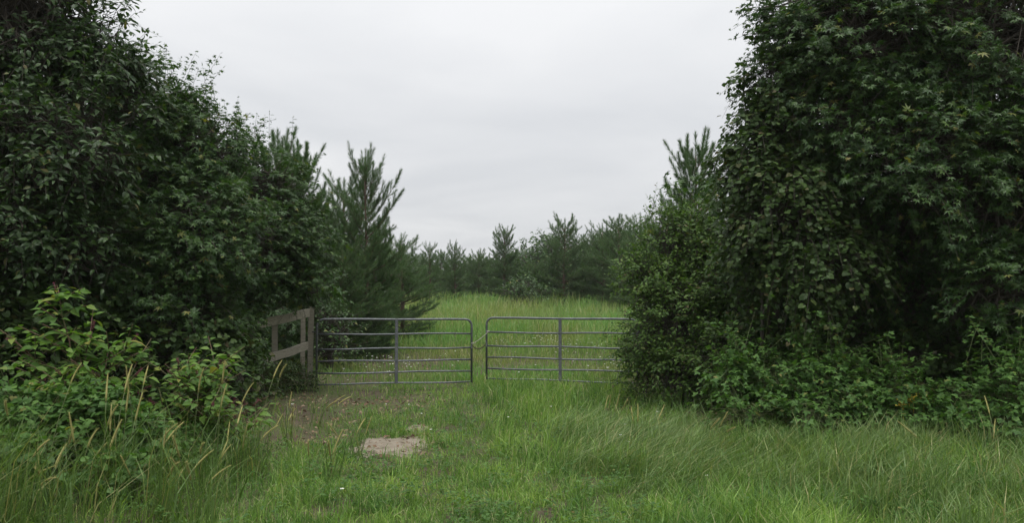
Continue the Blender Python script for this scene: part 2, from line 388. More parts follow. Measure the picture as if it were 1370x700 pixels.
def crown_points(blobs, n, g, inner=0.55, out=1.08, back=0.45, clus=4.2):
    B = np.array(blobs); area = (B[:, 3] * B[:, 4] + B[:, 4] * B[:, 5] + B[:, 3] * B[:, 5])
    P, D, K = [], [], []; have = 0
    while have < n:
        m = n * 2; b = g.choice(len(B), m, p=area / area.sum())
        d = norm(g.normal(size=(m, 3)))
        lump = 0.86 + 0.2 * np.sin(d[:, 0] * 5 + b * 1.7) * np.sin(d[:, 2] * 6 + b) + 0.14 * np.sin(d[:, 1] * 9 + d[:, 2] * 8 + b * 2.3)
        r = (inner + (out - inner) * g.random(m) ** 0.7) * lump
        p = B[b, :3] + d * r[:, None] * B[b, 3:]
        w = clus * (p + np.array((0.6, 0.2, 0.9)) * np.sin(p[:, [1, 2, 0]] * 1.3 * clus / 3.4) * 0.35)
        nz = np.sin(w[:, 0] + 1.3 * w[:, 2]) + np.sin(1.25 * w[:, 1] - 0.8 * w[:, 2] + 1) + np.sin(1.4 * w[:, 2] + 0.7 * w[:, 0] + 2.2) + 0.8 * np.sin(2.1 * w[:, 0] - 1.9 * w[:, 2] + 0.5)
        keep = (g.random(m) < 0.3 + 0.75 * sst(-0.5, 0.9, nz)) & (g.random(m) < np.where(d[:, 1] > 0.35, back, 1.0)) & (p[:, 2] > ground_z(p[:, 0], p[:, 1]) + 0.1)
        for q in range(len(B)):      # thin out what lies deep inside another lobe
            e = np.linalg.norm((p - B[q, :3]) / B[q, 3:], axis=1)
            keep &= (e > 0.5) | (b == q)
        P.append(p[keep]); D.append(norm(d[keep] / B[b[keep], 3:])); K.append(b[keep]); have += keep.sum()
    return np.concatenate(P)[:n], np.concatenate(D)[:n], np.concatenate(K)[:n]

def spray_leaves(P, D, L, n, size, g, droop=0.35, up=0.35, spread=0.85):
    """twigs that start at P and grow along D, each with n leaves; returns leaf data and the twig segments"""
    m = len(P); d = norm(D + np.array((0, 0, up)) + g.normal(size=(m, 3)) * 0.45)
    Lm = L * (0.6 + 0.8 * g.random(m)); dr = droop * (0.4 + 1.2 * g.random(m))
    t = (np.arange(n) + 0.5) / n; t = 0.12 + 0.88 * t
    tt = t[None, :] + g.normal(size=(m, n)) * 0.03
    def at(q): return P[:, None] + d[:, None] * (Lm[:, None] * q)[..., None] + np.array((0, 0, -1.0)) * (dr[:, None] * Lm[:, None] * q ** 2)[..., None]
    pos = at(tt)
    side = norm(np.cross(d, np.array((0, 0, 1.0)) + g.normal(size=(m, 3)) * 0.3)); alt = np.where(np.arange(n) % 2, 1, -1)
    f = d[:, None] * 0.55 + side[:, None] * alt[None, :, None] * spread + g.normal(size=(m, n, 3)) * 0.33 + np.array((0, 0, -0.25))
    f[:, -1] = d + np.array((0, 0, -0.25))
    nr = np.array((0, 0, 0.9)) + D[:, None] * 0.55 + g.normal(size=(m, n, 3)) * 0.4
    sz = size * (0.5 + 0.85 * g.random((m, n)))
    sz = sz * (1.0 - 0.35 * np.clip(t - 0.7, 0, 1) / 0.3)[None, :]
    pos = pos + norm(f) * (0.35 * sz)[..., None]
    be = 0.05 + 0.45 * g.random((m, n))
    ends = np.stack([at(np.full((m, n), q))[:, 0] for q in (0.0, 0.5, 1.0)], 1)
    return pos.reshape(-1, 3), f.reshape(-1, 3), nr.reshape(-1, 3), sz.ravel(), be.ravel(), ends

def near_fence(P, r):
    """the leaves have been cut back along the fence rails next to the gate, on the side of the track"""
    x, y, d = project(P); k = r / d * F_PX
    return (P[:, 1] < 15.9) & (P[:, 1] > 9) & (x > 364 - k) & (x < 432 + k * .5) & (y > 412 - k) & (y < 486)
def plant(name, label, cat, base, blobs, kind, size, mat, nspray, nleaf, L, seed, trunk_r=0.09, bark=None, parts=0, droop=0.35, up=0.35,
          inner=0.5, out=1.08, back=0.45, group=None, stems=1, shoots=0, crown='crown'):
    """woody plant: stem(s), limbs to every lobe, twigs and leaves"""
    g = np.random.default_rng(seed); B = np.array(blobs)
    bx, by = base; bz = float(ground_z(bx, by)); root = thing(name, label, cat, (bx, by, bz), group)
    P, D, K = crown_points(blobs, nspray, g, inner, out, back)
    ok = ~near_fence(P, 0.12); P, D, K = P[ok], D[ok], K[ok]
    pos, f, nr, sz, be, ends = spray_leaves(P, D, L, nleaf, size, g, droop, up)
    if shoots:      # longer leafy shoots that break the outline, near the top
        hi = P[:, 2] + 0.3 * D[:, 2] ; pick = np.argsort(-(hi + g.random(len(P)) * (B[:, 5].max())))[:shoots]
        Dp = norm(D[pick] * 0.6 + np.array((0, 0, 0.75)))
        a = spray_leaves(P[pick] + Dp * 0.1, Dp, L * 1.9, nleaf + 6, size * 0.85, g, droop * 0.6, 0.5)
        pos, f, nr, sz, be, ends = [np.concatenate((u, v)) for u, v in zip((pos, f, nr, sz, be, ends), a)]
    # wood
    mb = MB(); b0 = np.array((bx, by, bz - 0.05)); top = B[np.argmax(B[:, 2])]
    hub = []
    for s in range(stems):
        o = np.array((g.normal() * 0.12, g.normal() * 0.12, 0)) * (stems > 1)
        tgt = top[:3] if s == 0 else B[s % len(B), :3]
        q = np.linspace(0, 1, 9)[:, None]
        path = b0 + o + (tgt - b0 - o) * q * np.array((1, 1, 1)) + np.concatenate([np.sin(q * 5 + s) * 0.1 * q, np.cos(q * 4 + s * 2) * 0.1 * q, np.zeros_like(q)], 1)
        path[:, :2] = (b0 + o)[:2] + (path[:, :2] - (b0 + o)[:2]) * (q ** 1.3)
        add_sweep(mb, path, trunk_r * (1.15 - 0.95 * q[:, 0]), 8); hub.append(path)
    hub = np.concatenate(hub)
    for c in B:          # limbs
        d2 = np.linalg.norm(hub - c[:3], axis=1) + 2.0 * np.maximum(0, hub[:, 2] - c[2] + 0.3)
        h = hub[np.argmin(d2)]; q = np.linspace(0, 1, 6)[:, None]
        pth = h + (c[:3] - h) * q + np.array((0, 0, 1)) * np.sin(q * math.pi) * 0.12 * np.linalg.norm(c[:3] - h)
        add_sweep(mb, pth, trunk_r * (0.5 - 0.32 * q[:, 0]), 6)
    cen = B[K, :3] + g.uniform(-0.5, 0.5, (len(P), 3)) * B[K, 3:]; mid = cen + (P - cen) * 0.5 + g.normal(size=P.shape) * 0.08
    v, q = tubes(cen, mid, trunk_r * 0.1 + 0.002, trunk_r * 0.06 + 0.002, 4); mb.add(v, q)
    v, q = tubes(mid, P, trunk_r * 0.06 + 0.002, 0.003, 4); mb.add(v, q)
    v, q = tubes(ends[:, 0], ends[:, 1], 0.004, 0.003, 3); mb.add(v, q)
    v, q = tubes(ends[:, 1], ends[:, 2], 0.003, 0.0015, 3); mb.add(v, q)
    mb.build('trunk' if stems == 1 else 'stems', bark or M_bark, root)
    ok = ~near_fence(pos, 0.03) | (g.random(len(pos)) < 0.1); pos, f, nr, sz, be = pos[ok], f[ok], nr[ok], sz[ok], be[ok]
    idx = showing(pos, nr, sz, parts) if parts else np.zeros(0, int)
    rest = np.setdiff1d(np.arange(len(pos)), idx)
    v, q = leaf_batch(kind, pos[rest], f[rest], nr[rest], sz[rest], be[rest])
    MB().add(v, q).build(crown, mat, root, kind='stuff')
    if len(idx): leaf_parts(root, kind, mat, pos, f, nr, sz, be, idx)
    return root

# ------------------------------------------------------------------ gates
def gate(name, label, Pl, Pr, zs_l, zs_r, lower_l=0.0):
    """tube gate from its left end Pl to its right end Pr; zs: heights of the six rails at the ends, top first"""
    root = thing(name, label, 'gate', (*Pl, 0))
    Pl3 = lambda t, i: np.array((Pl[0] + (Pr[0] - Pl[0]) * t, Pl[1] + (Pr[1] - Pl[1]) * t, zs_l[i] + (zs_r[i] - zs_l[i]) * t))
    Lg = math.hypot(Pr[0] - Pl[0], Pr[1] - Pl[1]); r = 0.021; rad = 0.13
    pth = [Pl3(0, 5) + (0, 0, -0.02), Pl3(0, 0) - (0, 0, rad)]
    for a in np.linspace(0, math.pi / 2, 7)[1:]:
        pth.append(Pl3(rad * (1 - math.cos(a)) / Lg, 0) - (0, 0, rad * (1 - math.sin(a))))
    for t in np.linspace(0, 1, 9)[1:-1]: pth.append(Pl3(rad / Lg + (1 - 2 * rad / Lg) * t, 0) + (0, 0, 0.004 * math.sin(t * 9)))
    for a in np.linspace(math.pi / 2, 0, 7):
        pth.append(Pl3(1 - rad * (1 - math.cos(a)) / Lg, 0) - (0, 0, rad * (1 - math.sin(a))))
    pth.append(Pl3(1, 5) + (0, 0, -0.02))
    add_sweep(MB(), pth, r, 10).build('frame', M_steel, root)
    dx = np.array((Pr[0] - Pl[0], Pr[1] - Pl[1], 0)) / Lg; nx = np.array((-dx[1], dx[0], 0))
    for i in range(1, 6):
        a, b = (0.018 / Lg, 1 - 0.018 / Lg); p = [Pl3(t, i) + (0, 0, 0.011 * math.sin(t * 7 + 2.3 * i) * (0 < k < 6)) for k, t in enumerate(np.linspace(a, b, 7))]
        add_sweep(MB(), p, 0.0165, 8).build('rail', M_steel, root)
    m = (Pl3(.5, 0) + Pl3(.5, 5)) / 2; hz = (Pl3(.5, 0)[2] - Pl3(.5, 5)[2]) / 2
    b = MB(); f = m - nx * 0.025
    b.add(*box(f, dx * 0.022, nx * 0.004, (0, 0, hz + 0.01)))
    for s in (-1, 1): b.add(*box(f + dx * 0.0255 * s + nx * 0.008, dx * 0.0032, nx * 0.013, (0, 0, hz + 0.01)))
    b.build('brace', M_steel, root)
    for i in range(6):
        if i in (1, 3): 
            v, q = box(Pl3(0.5, i) - nx * 0.034, dx * 0.011, nx * 0.004, (0, 0, 0.011)); MB().add(v, q).build('bolt', M_steel, root)
    return root, Pl3, nx
def zs(ys, px, Y): return [world(px, y, Y)[2] for y in ys]
GL0, GL1 = world(424, 450, 15.0), world(631, 450, 15.85)
GR0, GR1 = world(651, 450, 15.85), world(853, 450, 15.1)
gl, fl, nl = gate('tube_gate', 'grey steel tube gate hinged beside the wooden fence post', GL0[:2], GL1[:2],
    zs((427.5, 447.3, 468, 484, 500, 515.5), 424, 15.0), zs((427.5, 446.8, 465.3, 481.3, 496.8, 510.8), 631, 15.85))
gr, fr, nr_ = gate('tube_gate', 'grey steel tube gate whose far end disappears into the round bush', GR0[:2], GR1[:2],
    zs((425.5, 444.5, 463, 478.3, 493, 506.8), 651, 15.85), zs((427.5, 447, 466.5, 482.5, 498, 513), 853, 15.1))
# latch ears on the meeting ends, hinges on the post side
for rt, p in ((gl, fl(1, 2)), (gr, fr(0, 2))):
    b = MB(); b.add(*box(p + (0, -0.03, 0.03), (0.012, 0, 0), (0, 0.012, 0), (0, 0, 0.05))); b.build('latch_plate', M_steel, rt)
for zi in (1, 4):
    b = MB(); p = fl(0, zi); add_sweep(b, [p + (0.0, -0.0, 0.04), p + (-0.05, 0.03, 0.04), p + (-0.1, 0.06, 0.04)], 0.012, 6); b.build('hinge', M_steel, gl)
# chain between the gates and the pale cord
def chain(name, label, A, B, sag, nlink, lw):
    root = thing(name, label, 'chain', (A[0], A[1], A[2]))
    for k in range(nlink):
        t0, t1 = k / nlink, (k + 1) / nlink
        P0, P1 = [A + (B - A) * t + np.array((0, 0, -sag * 4 * t * (1 - t))) for t in (t0 - 0.03, t1 + 0.03)]
        d = norm(P1 - P0); n = np.array((0, 1., 0)) if k % 2 else np.cross(d, (0, 1., 0)); c = (P0 + P1) / 2; h = np.linalg.norm(P1 - P0) / 2
        pth = [c + d * h * math.cos(a) + norm(n) * lw * math.sin(a) for a in np.linspace(0, 2 * math.pi, 13)]
        add_sweep(MB(), pth, 0.0045, 5).build('link', M_chain, root)
chain('gate_chain', 'dark sagging chain that links the two gate ends', fl(1, 2) + (0.02, -0.02, 0.03), fr(0, 2) + (-0.02, -0.02, 0.03), 0.07, 11, 0.012)
A_, B_ = fl(1, 1) + np.array((0.02, -0.02, -0.2)), fr(0, 1) + np.array((0.03, -0.03, 0.0))
b = MB(); add_sweep(b, [A_ + (B_ - A_) * t + np.array((0, 0, -0.015 * math.sin(t * 3.14))) for t in np.linspace(0, 1, 8)], 0.006, 5)
for P_ in (A_, B_): add_sweep(b, [P_ + 0.026 * np.array((math.cos(a), math.sin(a), 0.08 * a)) for a in np.linspace(0, 12, 24)], 0.005, 4)
o = b.build('tie_cord', M_cord); o['label'] = 'pale thin cord tied slantwise across the gap of the gates'; o['category'] = 'cord'

# ------------------------------------------------------------------ wooden fence
def post(px, Ytop, ytop, w, dpt, label_bottom, root, tilt=0.0, mat=M_wood):
    p = world(px, ytop, Ytop); z0 = float(ground_z(p[0], p[1])) - 0.1
    b = MB(); n = 7; V = []; ca, sa = math.cos(0.35), math.sin(0.35)
    for k in range(n):
        t = k / (n - 1); z = z0 + (p[2] - z0) * t
        for sx, sy in ((-1, -1), (1, -1), (1, 1), (-1, 1)):
            jx, jy = sx * w / 2 + rng.normal() * 0.002, sy * dpt / 2 + rng.normal() * 0.002
            V.append((p[0] + jx * ca - jy * sa + tilt * (t - 1), p[1] + jx * sa + jy * ca, z + (0.012 * sx if k == n - 1 else 0)))
    q = [(k * 4 + a, k * 4 + (a + 1) % 4, k * 4 + 4 + (a + 1) % 4, k * 4 + 4 + a) for k in range(n - 1) for a in range(4)] + [((n - 1) * 4, (n - 1) * 4 + 1, (n - 1) * 4 + 2, (n - 1) * 4 + 3)]
    b.add(V, q).build('post', mat, root); return p
p0 = world(417, 500, 15.1)
fence = thing('wooden_fence', 'weathered grey wooden rail fence at the gate hinge, half hidden by leaves', 'fence', (p0[0], p0[1], 0))
post(416.5, 15.15, 409, 0.098, 0.09, 0, fence, 0.02)
post(405.5, 15.75, 417, 0.085, 0.08, 0, fence)
post(367.5, 14.0, 426, 0.1, 0.09, 0, fence, -0.01)
post(322, 12.75, 440, 0.12, 0.1, 0, fence)
def plank(pxa, ya, Ya, pxb, yb, Yb, h, th, root):
    A, B = world(pxa, ya, Ya), world(pxb, yb, Yb); d = B - A; L_ = np.linalg.norm(d); d = d / L_
    n = norm(np.cross(d, (0, 0, 1))); b = MB(); V = []; nn = 9
    for k in range(nn):
        c = A + d * L_ * k / (nn - 1) + (0, 0, 0.006 * math.sin(k * 1.3))
        for s, u in ((-1, -1), (-1, 1), (1, 1), (1, -1)): V.append(c + n * s * th / 2 + np.array((0, 0, u * h / 2 + rng.normal() * 0.003)))
    q = [(k * 4 + a, k * 4 + (a + 1) % 4, k * 4 + 4 + (a + 1) % 4, k * 4 + 4 + a) for k in range(nn - 1) for a in range(4)] + [(3, 2, 1, 0), tuple(nn * 4 - 4 + a for a in range(4))]
    b.add(V, q).build('rail', M_plank, root)
plank(414, 418.5, 15.12, 346, 434.5, 13.35, 0.15, 0.04, fence)
plank(412, 463, 15.12, 352, 482.5, 13.5, 0.145, 0.04, fence)
plank(344, 436.5, 13.3, 300, 449, 12.2, 0.15, 0.04, fence)

# ------------------------------------------------------------------ left trees
def T(px, Y, y=500): return tuple(world(px, y, Y)[:2])
plant('pointed_leaf_tree', 'tall dark tree with pointed leaves rising past the upper left corner', 'tree', T(40, 10.6),
      [blob(20, 40, 10.6, 150, 130), blob(95, 85, 10.8, 92, 95), blob(-60, 200, 10.4, 130, 150), blob(70, 200, 10.2, 120, 100), blob(0, 310, 10.0, 110, 80), blob(90, 330, 10.4, 90, 70), blob(165, 120, 11.2, 48, 68)],
      'oval', 0.1, M_cherry, 2900, 10, 0.42, 21, 0.12, parts=260, shoots=70)
plant('sweetgum_tree', 'bushy sweetgum with star leaves between the tall dark tree and the fence', 'tree', T(215, 12.0),
      [blob(212, 178, 12.4, 66, 64), blob(255, 215, 12.2, 72, 72), blob(170, 250, 11.8, 105, 90), blob(250, 315, 11.6, 95, 80), blob(130, 350, 11.3, 105, 75), blob(215, 400, 11.5, 110, 60)],
      'star', 0.1, M_gum, 2300, 10, 0.42, 22, 0.1, parts=280, shoots=60)
plant('sweetgum_tree', 'smaller pale-tipped sweetgum leaning over the wooden fence rails', 'tree', T(330, 14.0),
      [blob(305, 225, 14.0, 52, 45), blob(350, 265, 14.2, 70, 62), blob(385, 320, 14.2, 55, 60), blob(330, 340, 13.6, 80, 70), blob(400, 375, 14.0, 42, 40), blob(275, 405, 13.0, 70, 60), blob(340, 385, 13.6, 45, 28), blob(300, 450, 12.6, 45, 45)],
      'star', 0.088, M_gum, 2100, 10, 0.38, 23, 0.085, parts=220, shoots=34)
plant('understory_shrub', 'dark leafy shrub filling the shade below the sweetgums behind the pokeweed', 'shrub', T(230, 11.4),
      [blob(120, 440, 11.2, 100, 60), blob(230, 450, 11.4, 95, 60), blob(295, 490, 11.8, 48, 60), blob(260, 545, 11.2, 80, 45), blob(20, 430, 10.4, 110, 90), blob(-60, 480, 9.8, 110, 90), blob(345, 540, 12.8, 30, 26)],
      'round', 0.095, M_vine, 1700, 9, 0.34, 24, 0.03, stems=5)
# ------------------------------------------------------------------ right trees
plant('sweetgum_tree', 'towering dark sweetgum filling the upper right corner', 'tree', T(1290, 11.2),
      [blob(1300, 60, 10.8, 160, 130), blob(1165, 50, 10.8, 105, 95), blob(1078, 30, 11.2, 66, 52), blob(1250, 215, 10.4, 120, 100), blob(1370, 250, 10.2, 110, 130), blob(1150, 165, 10.8, 90, 75), blob(1350, 380, 10.0, 75, 60), blob(1080, 105, 11.2, 60, 60)],
      'star', 0.1, M_gum, 3300, 10, 0.42, 31, 0.13, parts=290, shoots=30)
plant('sweetgum_tree', 'shaded sweetgum behind the hanging vine and above the brambles', 'tree', T(1150, 12.4),
      [blob(1090, 300, 12.2, 95, 110), blob(1180, 320, 11.6, 95, 85), blob(1110, 420, 12.0, 100, 70), blob(1050, 440, 12.2, 70, 70), blob(1230, 400, 11.8, 80, 70), blob(1010, 380, 12.6, 50, 80)],
      'star', 0.092, M_gum, 2000, 10, 0.4, 32, 0.1, parts=200)
plant('hanging_vine', 'brownish green vine hanging as a curtain down the left edge of the big right tree', 'vine', T(1040, 11.3),
      [blob(1040, 110, 11.3, 42, 60), blob(1028, 185, 11.2, 50, 55), blob(1005, 235, 11.3, 42, 55), blob(1060, 270, 10.9, 70, 70), blob(1020, 320, 11.3, 45, 60), blob(1100, 340, 10.7, 70, 60)],
      'round', 0.08, M_vine, 1500, 10, 0.36, 33, 0.03, parts=240, droop=0.9, up=0.0, stems=4, shoots=16)
plant('round_bush', 'rounded light green bush that swallows the end of the right gate', 'shrub', T(905, 13.8),
      [blob(905, 335, 13.8, 52, 46), blob(872, 385, 13.7, 42, 55), blob(945, 345, 13.9, 48, 55), blob(925, 420, 13.4, 72, 70), blob(872, 455, 13.6, 36, 55), blob(915, 500, 13.2, 62, 50), blob(975, 400, 13.2, 50, 70), blob(980, 480, 12.6, 55, 55), blob(868, 510, 13.6, 28, 30)],
      'diamond', 0.072, M_bush, 2300, 12, 0.34, 34, 0.035, stems=6, shoots=40, inner=0.6)
plant('understory_shrub', 'dark leafy shrub in the hollow behind the right brambles', 'shrub', T(1130, 11.8),
      [blob(1040, 470, 11.6, 70, 50), blob(1120, 480, 11.4, 75, 45), blob(1210, 490, 11.2, 75, 45), blob(1300, 480, 11.2, 80, 50), blob(1380, 470, 10.8, 60, 60)], 'round', 0.085, M_vine, 1100, 9, 0.34, 26, 0.03, stems=5)
BR = [('low bramble shrub with fresh green leaves nearest the right gate bush', [blob(985, 520, 10.6, 42, 40), blob(1030, 510, 10.6, 50, 42), blob(1000, 555, 10.2, 50, 30)], 1005, 10.6),
      ('low bramble shrub spreading in the middle of the right verge', [blob(1090, 505, 10.4, 55, 38), blob(1130, 530, 10.2, 60, 40), blob(1090, 560, 9.9, 55, 28)], 1110, 10.4),
      ('low bramble shrub with yellow blooms under the dark hollow at right', [blob(1200, 535, 10.0, 55, 35), blob(1240, 560, 9.7, 50, 28), blob(1180, 565, 9.8, 45, 25)], 1210, 10.0),
      ('low bramble shrub cut by the right edge of the picture', [blob(1300, 540, 9.6, 50, 40), blob(1360, 530, 9.4, 50, 55), blob(1330, 570, 9.2, 55, 30)], 1330, 9.5)]
for q, (lab, bl, px, Y) in enumerate(BR):
    br = plant('bramble_shrub', lab, 'shrub', T(px, Y), bl, 'three', 0.105, M_bramble, 300, 8, 0.3, 40 + q, 0.012, M_greenstem, stems=6, shoots=14, inner=0.3, back=0.7,
          group='bramble shrubs along the right verge', parts=120)
    if q == 2:
        gb = np.random.default_rng(49)
        for fx, fy, nn_ in ((1222, 534, 26), (1208, 541, 16), (1236, 537, 14)):
            c = world(fx, fy, 9.62); n_ = nn_ * 3; pp = c + gb.normal(size=(n_, 3)) * np.array((0.05, 0.03, 0.022))
            v, f_ = leaf_batch('diamond', pp, gb.normal(size=(n_, 3)) + np.array((0, 0, .6)), gb.normal(size=(n_, 3)) + np.array((0, -1, 1)), 0.016 + 0.012 * gb.random(n_), np.zeros(n_))
            bm_ = MB().add(v, f_); add_sweep(bm_, [c + (0, 0.05, -0.35), c + (0.01, 0.02, -0.15), c], 0.004, 4); bm_.build('bloom', [M_yellow], br)
# woods behind the front trees
BACK = [('dark broadleaf tree deep in the woods at the far left edge', -8.4, 14.6, 5.6, 2.4), ('dark broadleaf tree in the woods behind the two sweetgums', -6.9, 17.6, 4.6, 2.2),
        ('dark broadleaf tree behind the tall pointed-leaf tree', -11.0, 18.0, 6.5, 2.8), ('dark broadleaf tree in the hollow behind the big right sweetgum', 7.2, 14.8, 5.8, 2.6),
        ('dark broadleaf tree in the shade behind the hanging vine', 5.4, 16.4, 4.4, 2.1), ('dark broadleaf tree deep in the woods at the far right edge', 10.6, 16.5, 6.5, 2.8),
        ('dark broadleaf tree beside the track outside the left edge', -9.3, 10.6, 5.5, 2.3), ('dark broadleaf tree beside the track outside the right edge', 9.0, 11.0, 5.8, 2.4)]
for q, (lab, x, y, h, r) in enumerate(BACK):
    bl = [np.array((x + dx * r, y + dy * r, h * z, r * s, r * s, r * s * 0.9)) for dx, dy, z, s in ((0, 0, .75, .8), (-.4, -.2, .5, .8), (.45, .1, .48, .8), (0, -.3, .25, .75), (.3, .2, .2, .7), (-.5, 0, .2, .7))]
    plant('broadleaf_tree', lab, 'tree', (x, y), bl, 'star', 0.2, M_gum, 620, 8, 0.5, 60 + q, 0.1, back=0.8, group='trees in the woods behind')

# ------------------------------------------------------------------ pokeweed (large leaves, each its own part)
def pokeweed(label, base, tips, n_per, seed, size=0.15):
    g = np.random.default_rng(seed); bz = float(ground_z(*base)); root = thing('pokeweed_plant', label, 'plant', (*base, bz))
    b0 = np.array((*base, bz)); allP, allF, allN, allS, allB = [], [], [], [], []
    for (tip, n) in tips:
        q = np.linspace(0, 1, 12)[:, None]; o = np.array((g.normal() * 0.06, g.normal() * 0.06, -0.03))
        hz = np.array((tip[0] - b0[0], tip[1] - b0[1], 0)); up = np.array((0, 0, tip[2] - b0[2]))
        pth = b0 + o + hz * q ** 1.7 + up * (q ** 0.75) + g.normal(size=(12, 3)) * 0.012 * q
        st = add_sweep(MB(), pth, 0.013 * (1.1 - 0.85 * q[:, 0]), 6).build('stem', M_redstem, root)
        mbb = MB(); heads = [(pth[-1], norm(pth[-1] - pth[-3]), 0.16)]
        m = 12
        for k in range(m):      # side branches
            i = int(np.clip(3 + k * 8 / m + g.random(), 2, 10)); a = k * 2.4 + g.random(); d = np.array((math.cos(a), math.sin(a), 0.45 + 0.4 * g.random()))
            l = 0.38 * (0.5 + g.random()); e = pth[i] + d * l; mid = (pth[i] + e) / 2 + (0, 0, 0.03)
            add_sweep(mbb, [pth[i], mid, e], [0.006, 0.005, 0.003], 5); heads.append((e, norm(e - mid), l))
        mbb.build('branches', M_redstem, root)
        cnt = max(3, n // len(heads))
        for e, d, l in heads:
            for k in range(cnt):
                t = k / cnt; p = e - d * l * 0.85 * (1 - t); a = k * 2.4 + g.random() * 0.7
                rad = np.array((math.cos(a), math.sin(a), 0)); f = rad + d * 0.35 + np.array((0, 0, 0.1 - 0.5 * g.random())) + 0.35 * t * d
                allP.append(p + norm(f) * 0.02); allF.append(f); allN.append(np.array((0, -0.25, 1)) + rad * 0.3 + g.normal(size=3) * 0.3)
                allS.append(size * (0.55 + 0.6 * g.random()) * (1 - 0.4 * t)); allB.append(0.1 + 0.4 * g.random())
        # berry spikes at a few ends
        for e, d, l in heads[:3]:
            rc = MB(); ax = norm(d + np.array((0.5 * g.normal(), 0.5 * g.normal(), 0.3)))
            add_sweep(rc, [e, e + ax * 0.06, e + ax * 0.12 + (0, 0, -0.01)], 0.003, 4)
            for k in range(14):
                c = e + ax * (0.03 + 0.09 * k / 14); a = k * 2.4; u = norm(np.cross(ax, (0.3, 1, 0.2))); w = np.cross(ax, u)
                c = c + (u * math.cos(a) + w * math.sin(a)) * 0.011; r = 0.0065
                v = np.array([(1, 0, 0), (-1, 0, 0), (0, 1, 0), (0, -1, 0), (0, 0, 1), (0, 0, -1)]) * r + c
                rc.add(v, [(0, 2, 4), (2, 1, 4), (1, 3, 4), (3, 0, 4), (2, 0, 5), (1, 2, 5), (3, 1, 5), (0, 3, 5)], 0, True)
            rc.build('berry_spike', M_berry, root)
    P, F_, N_, S_, B_2 = map(np.array, (allP, allF, allN, allS, allB))
    leaf_parts(root, 'broad', M_poke, P, F_, N_, S_, B_2, range(len(P)))
    return root
pokeweed('tall pokeweed with red stem tips standing at the lower left', T(105, 8.4)[:2],
         [(world(72, 388, 8.4), 147), (world(130, 440, 8.3), 123), (world(30, 455, 8.3), 113), (world(175, 455, 8.6), 123), (world(180, 500, 8.3), 90), (world(60, 520, 7.9), 80), (world(95, 500, 8.0), 107), (world(150, 530, 8.0), 73)], 12, 71, 0.175)
pokeweed('spreading pokeweed with yellowing leaves and purple stems beside the fence', T(270, 8.9)[:2],
         [(world(300, 487, 9.0), 137), (world(235, 490, 8.9), 137), (world(318, 560, 8.7), 123), (world(210, 540, 8.6), 113), (world(345, 572, 8.6), 90), (world(225, 500, 8.5), 80), (world(285, 540, 8.3), 80), (world(262, 500, 8.8), 113)], 12, 72, 0.15)

plant('leafy_weeds', 'mat of heart-leaved creeper and weeds round the foot of the tall pokeweed', 'plant', T(90, 8.0),
      [blob(30, 565, 7.7, 65, 50), blob(110, 570, 7.8, 60, 50), blob(175, 590, 7.7, 55, 40), blob(50, 620, 7.2, 80, 35), blob(140, 640, 7.0, 60, 25)], 'round', 0.075, M_bramble, 800, 7, 0.22, 91, 0.008, M_greenstem, stems=6, inner=0.3)
plant('leafy_weeds', 'fern-like weeds low between the yellowing pokeweed and the bare litter', 'plant', T(330, 8.9),
      [blob(320, 610, 8.8, 45, 20), blob(270, 600, 8.6, 50, 28), blob(362, 610, 9.0, 30, 14)], 'lance', 0.06, M_bramble, 300, 9, 0.2, 92, 0.006, M_greenstem, stems=6, inner=0.3)
plant('leafy_weeds', 'dark weeds smothering the foot of the wooden fence posts', 'plant', T(385, 14.3),
      [blob(392, 500, 14.5, 22, 17), blob(362, 500, 13.7, 24, 22), blob(412, 510, 14.7, 12, 14)], 'diamond', 0.06, M_vine, 260, 9, 0.2, 93, 0.005, M_greenstem, stems=5, inner=0.3)
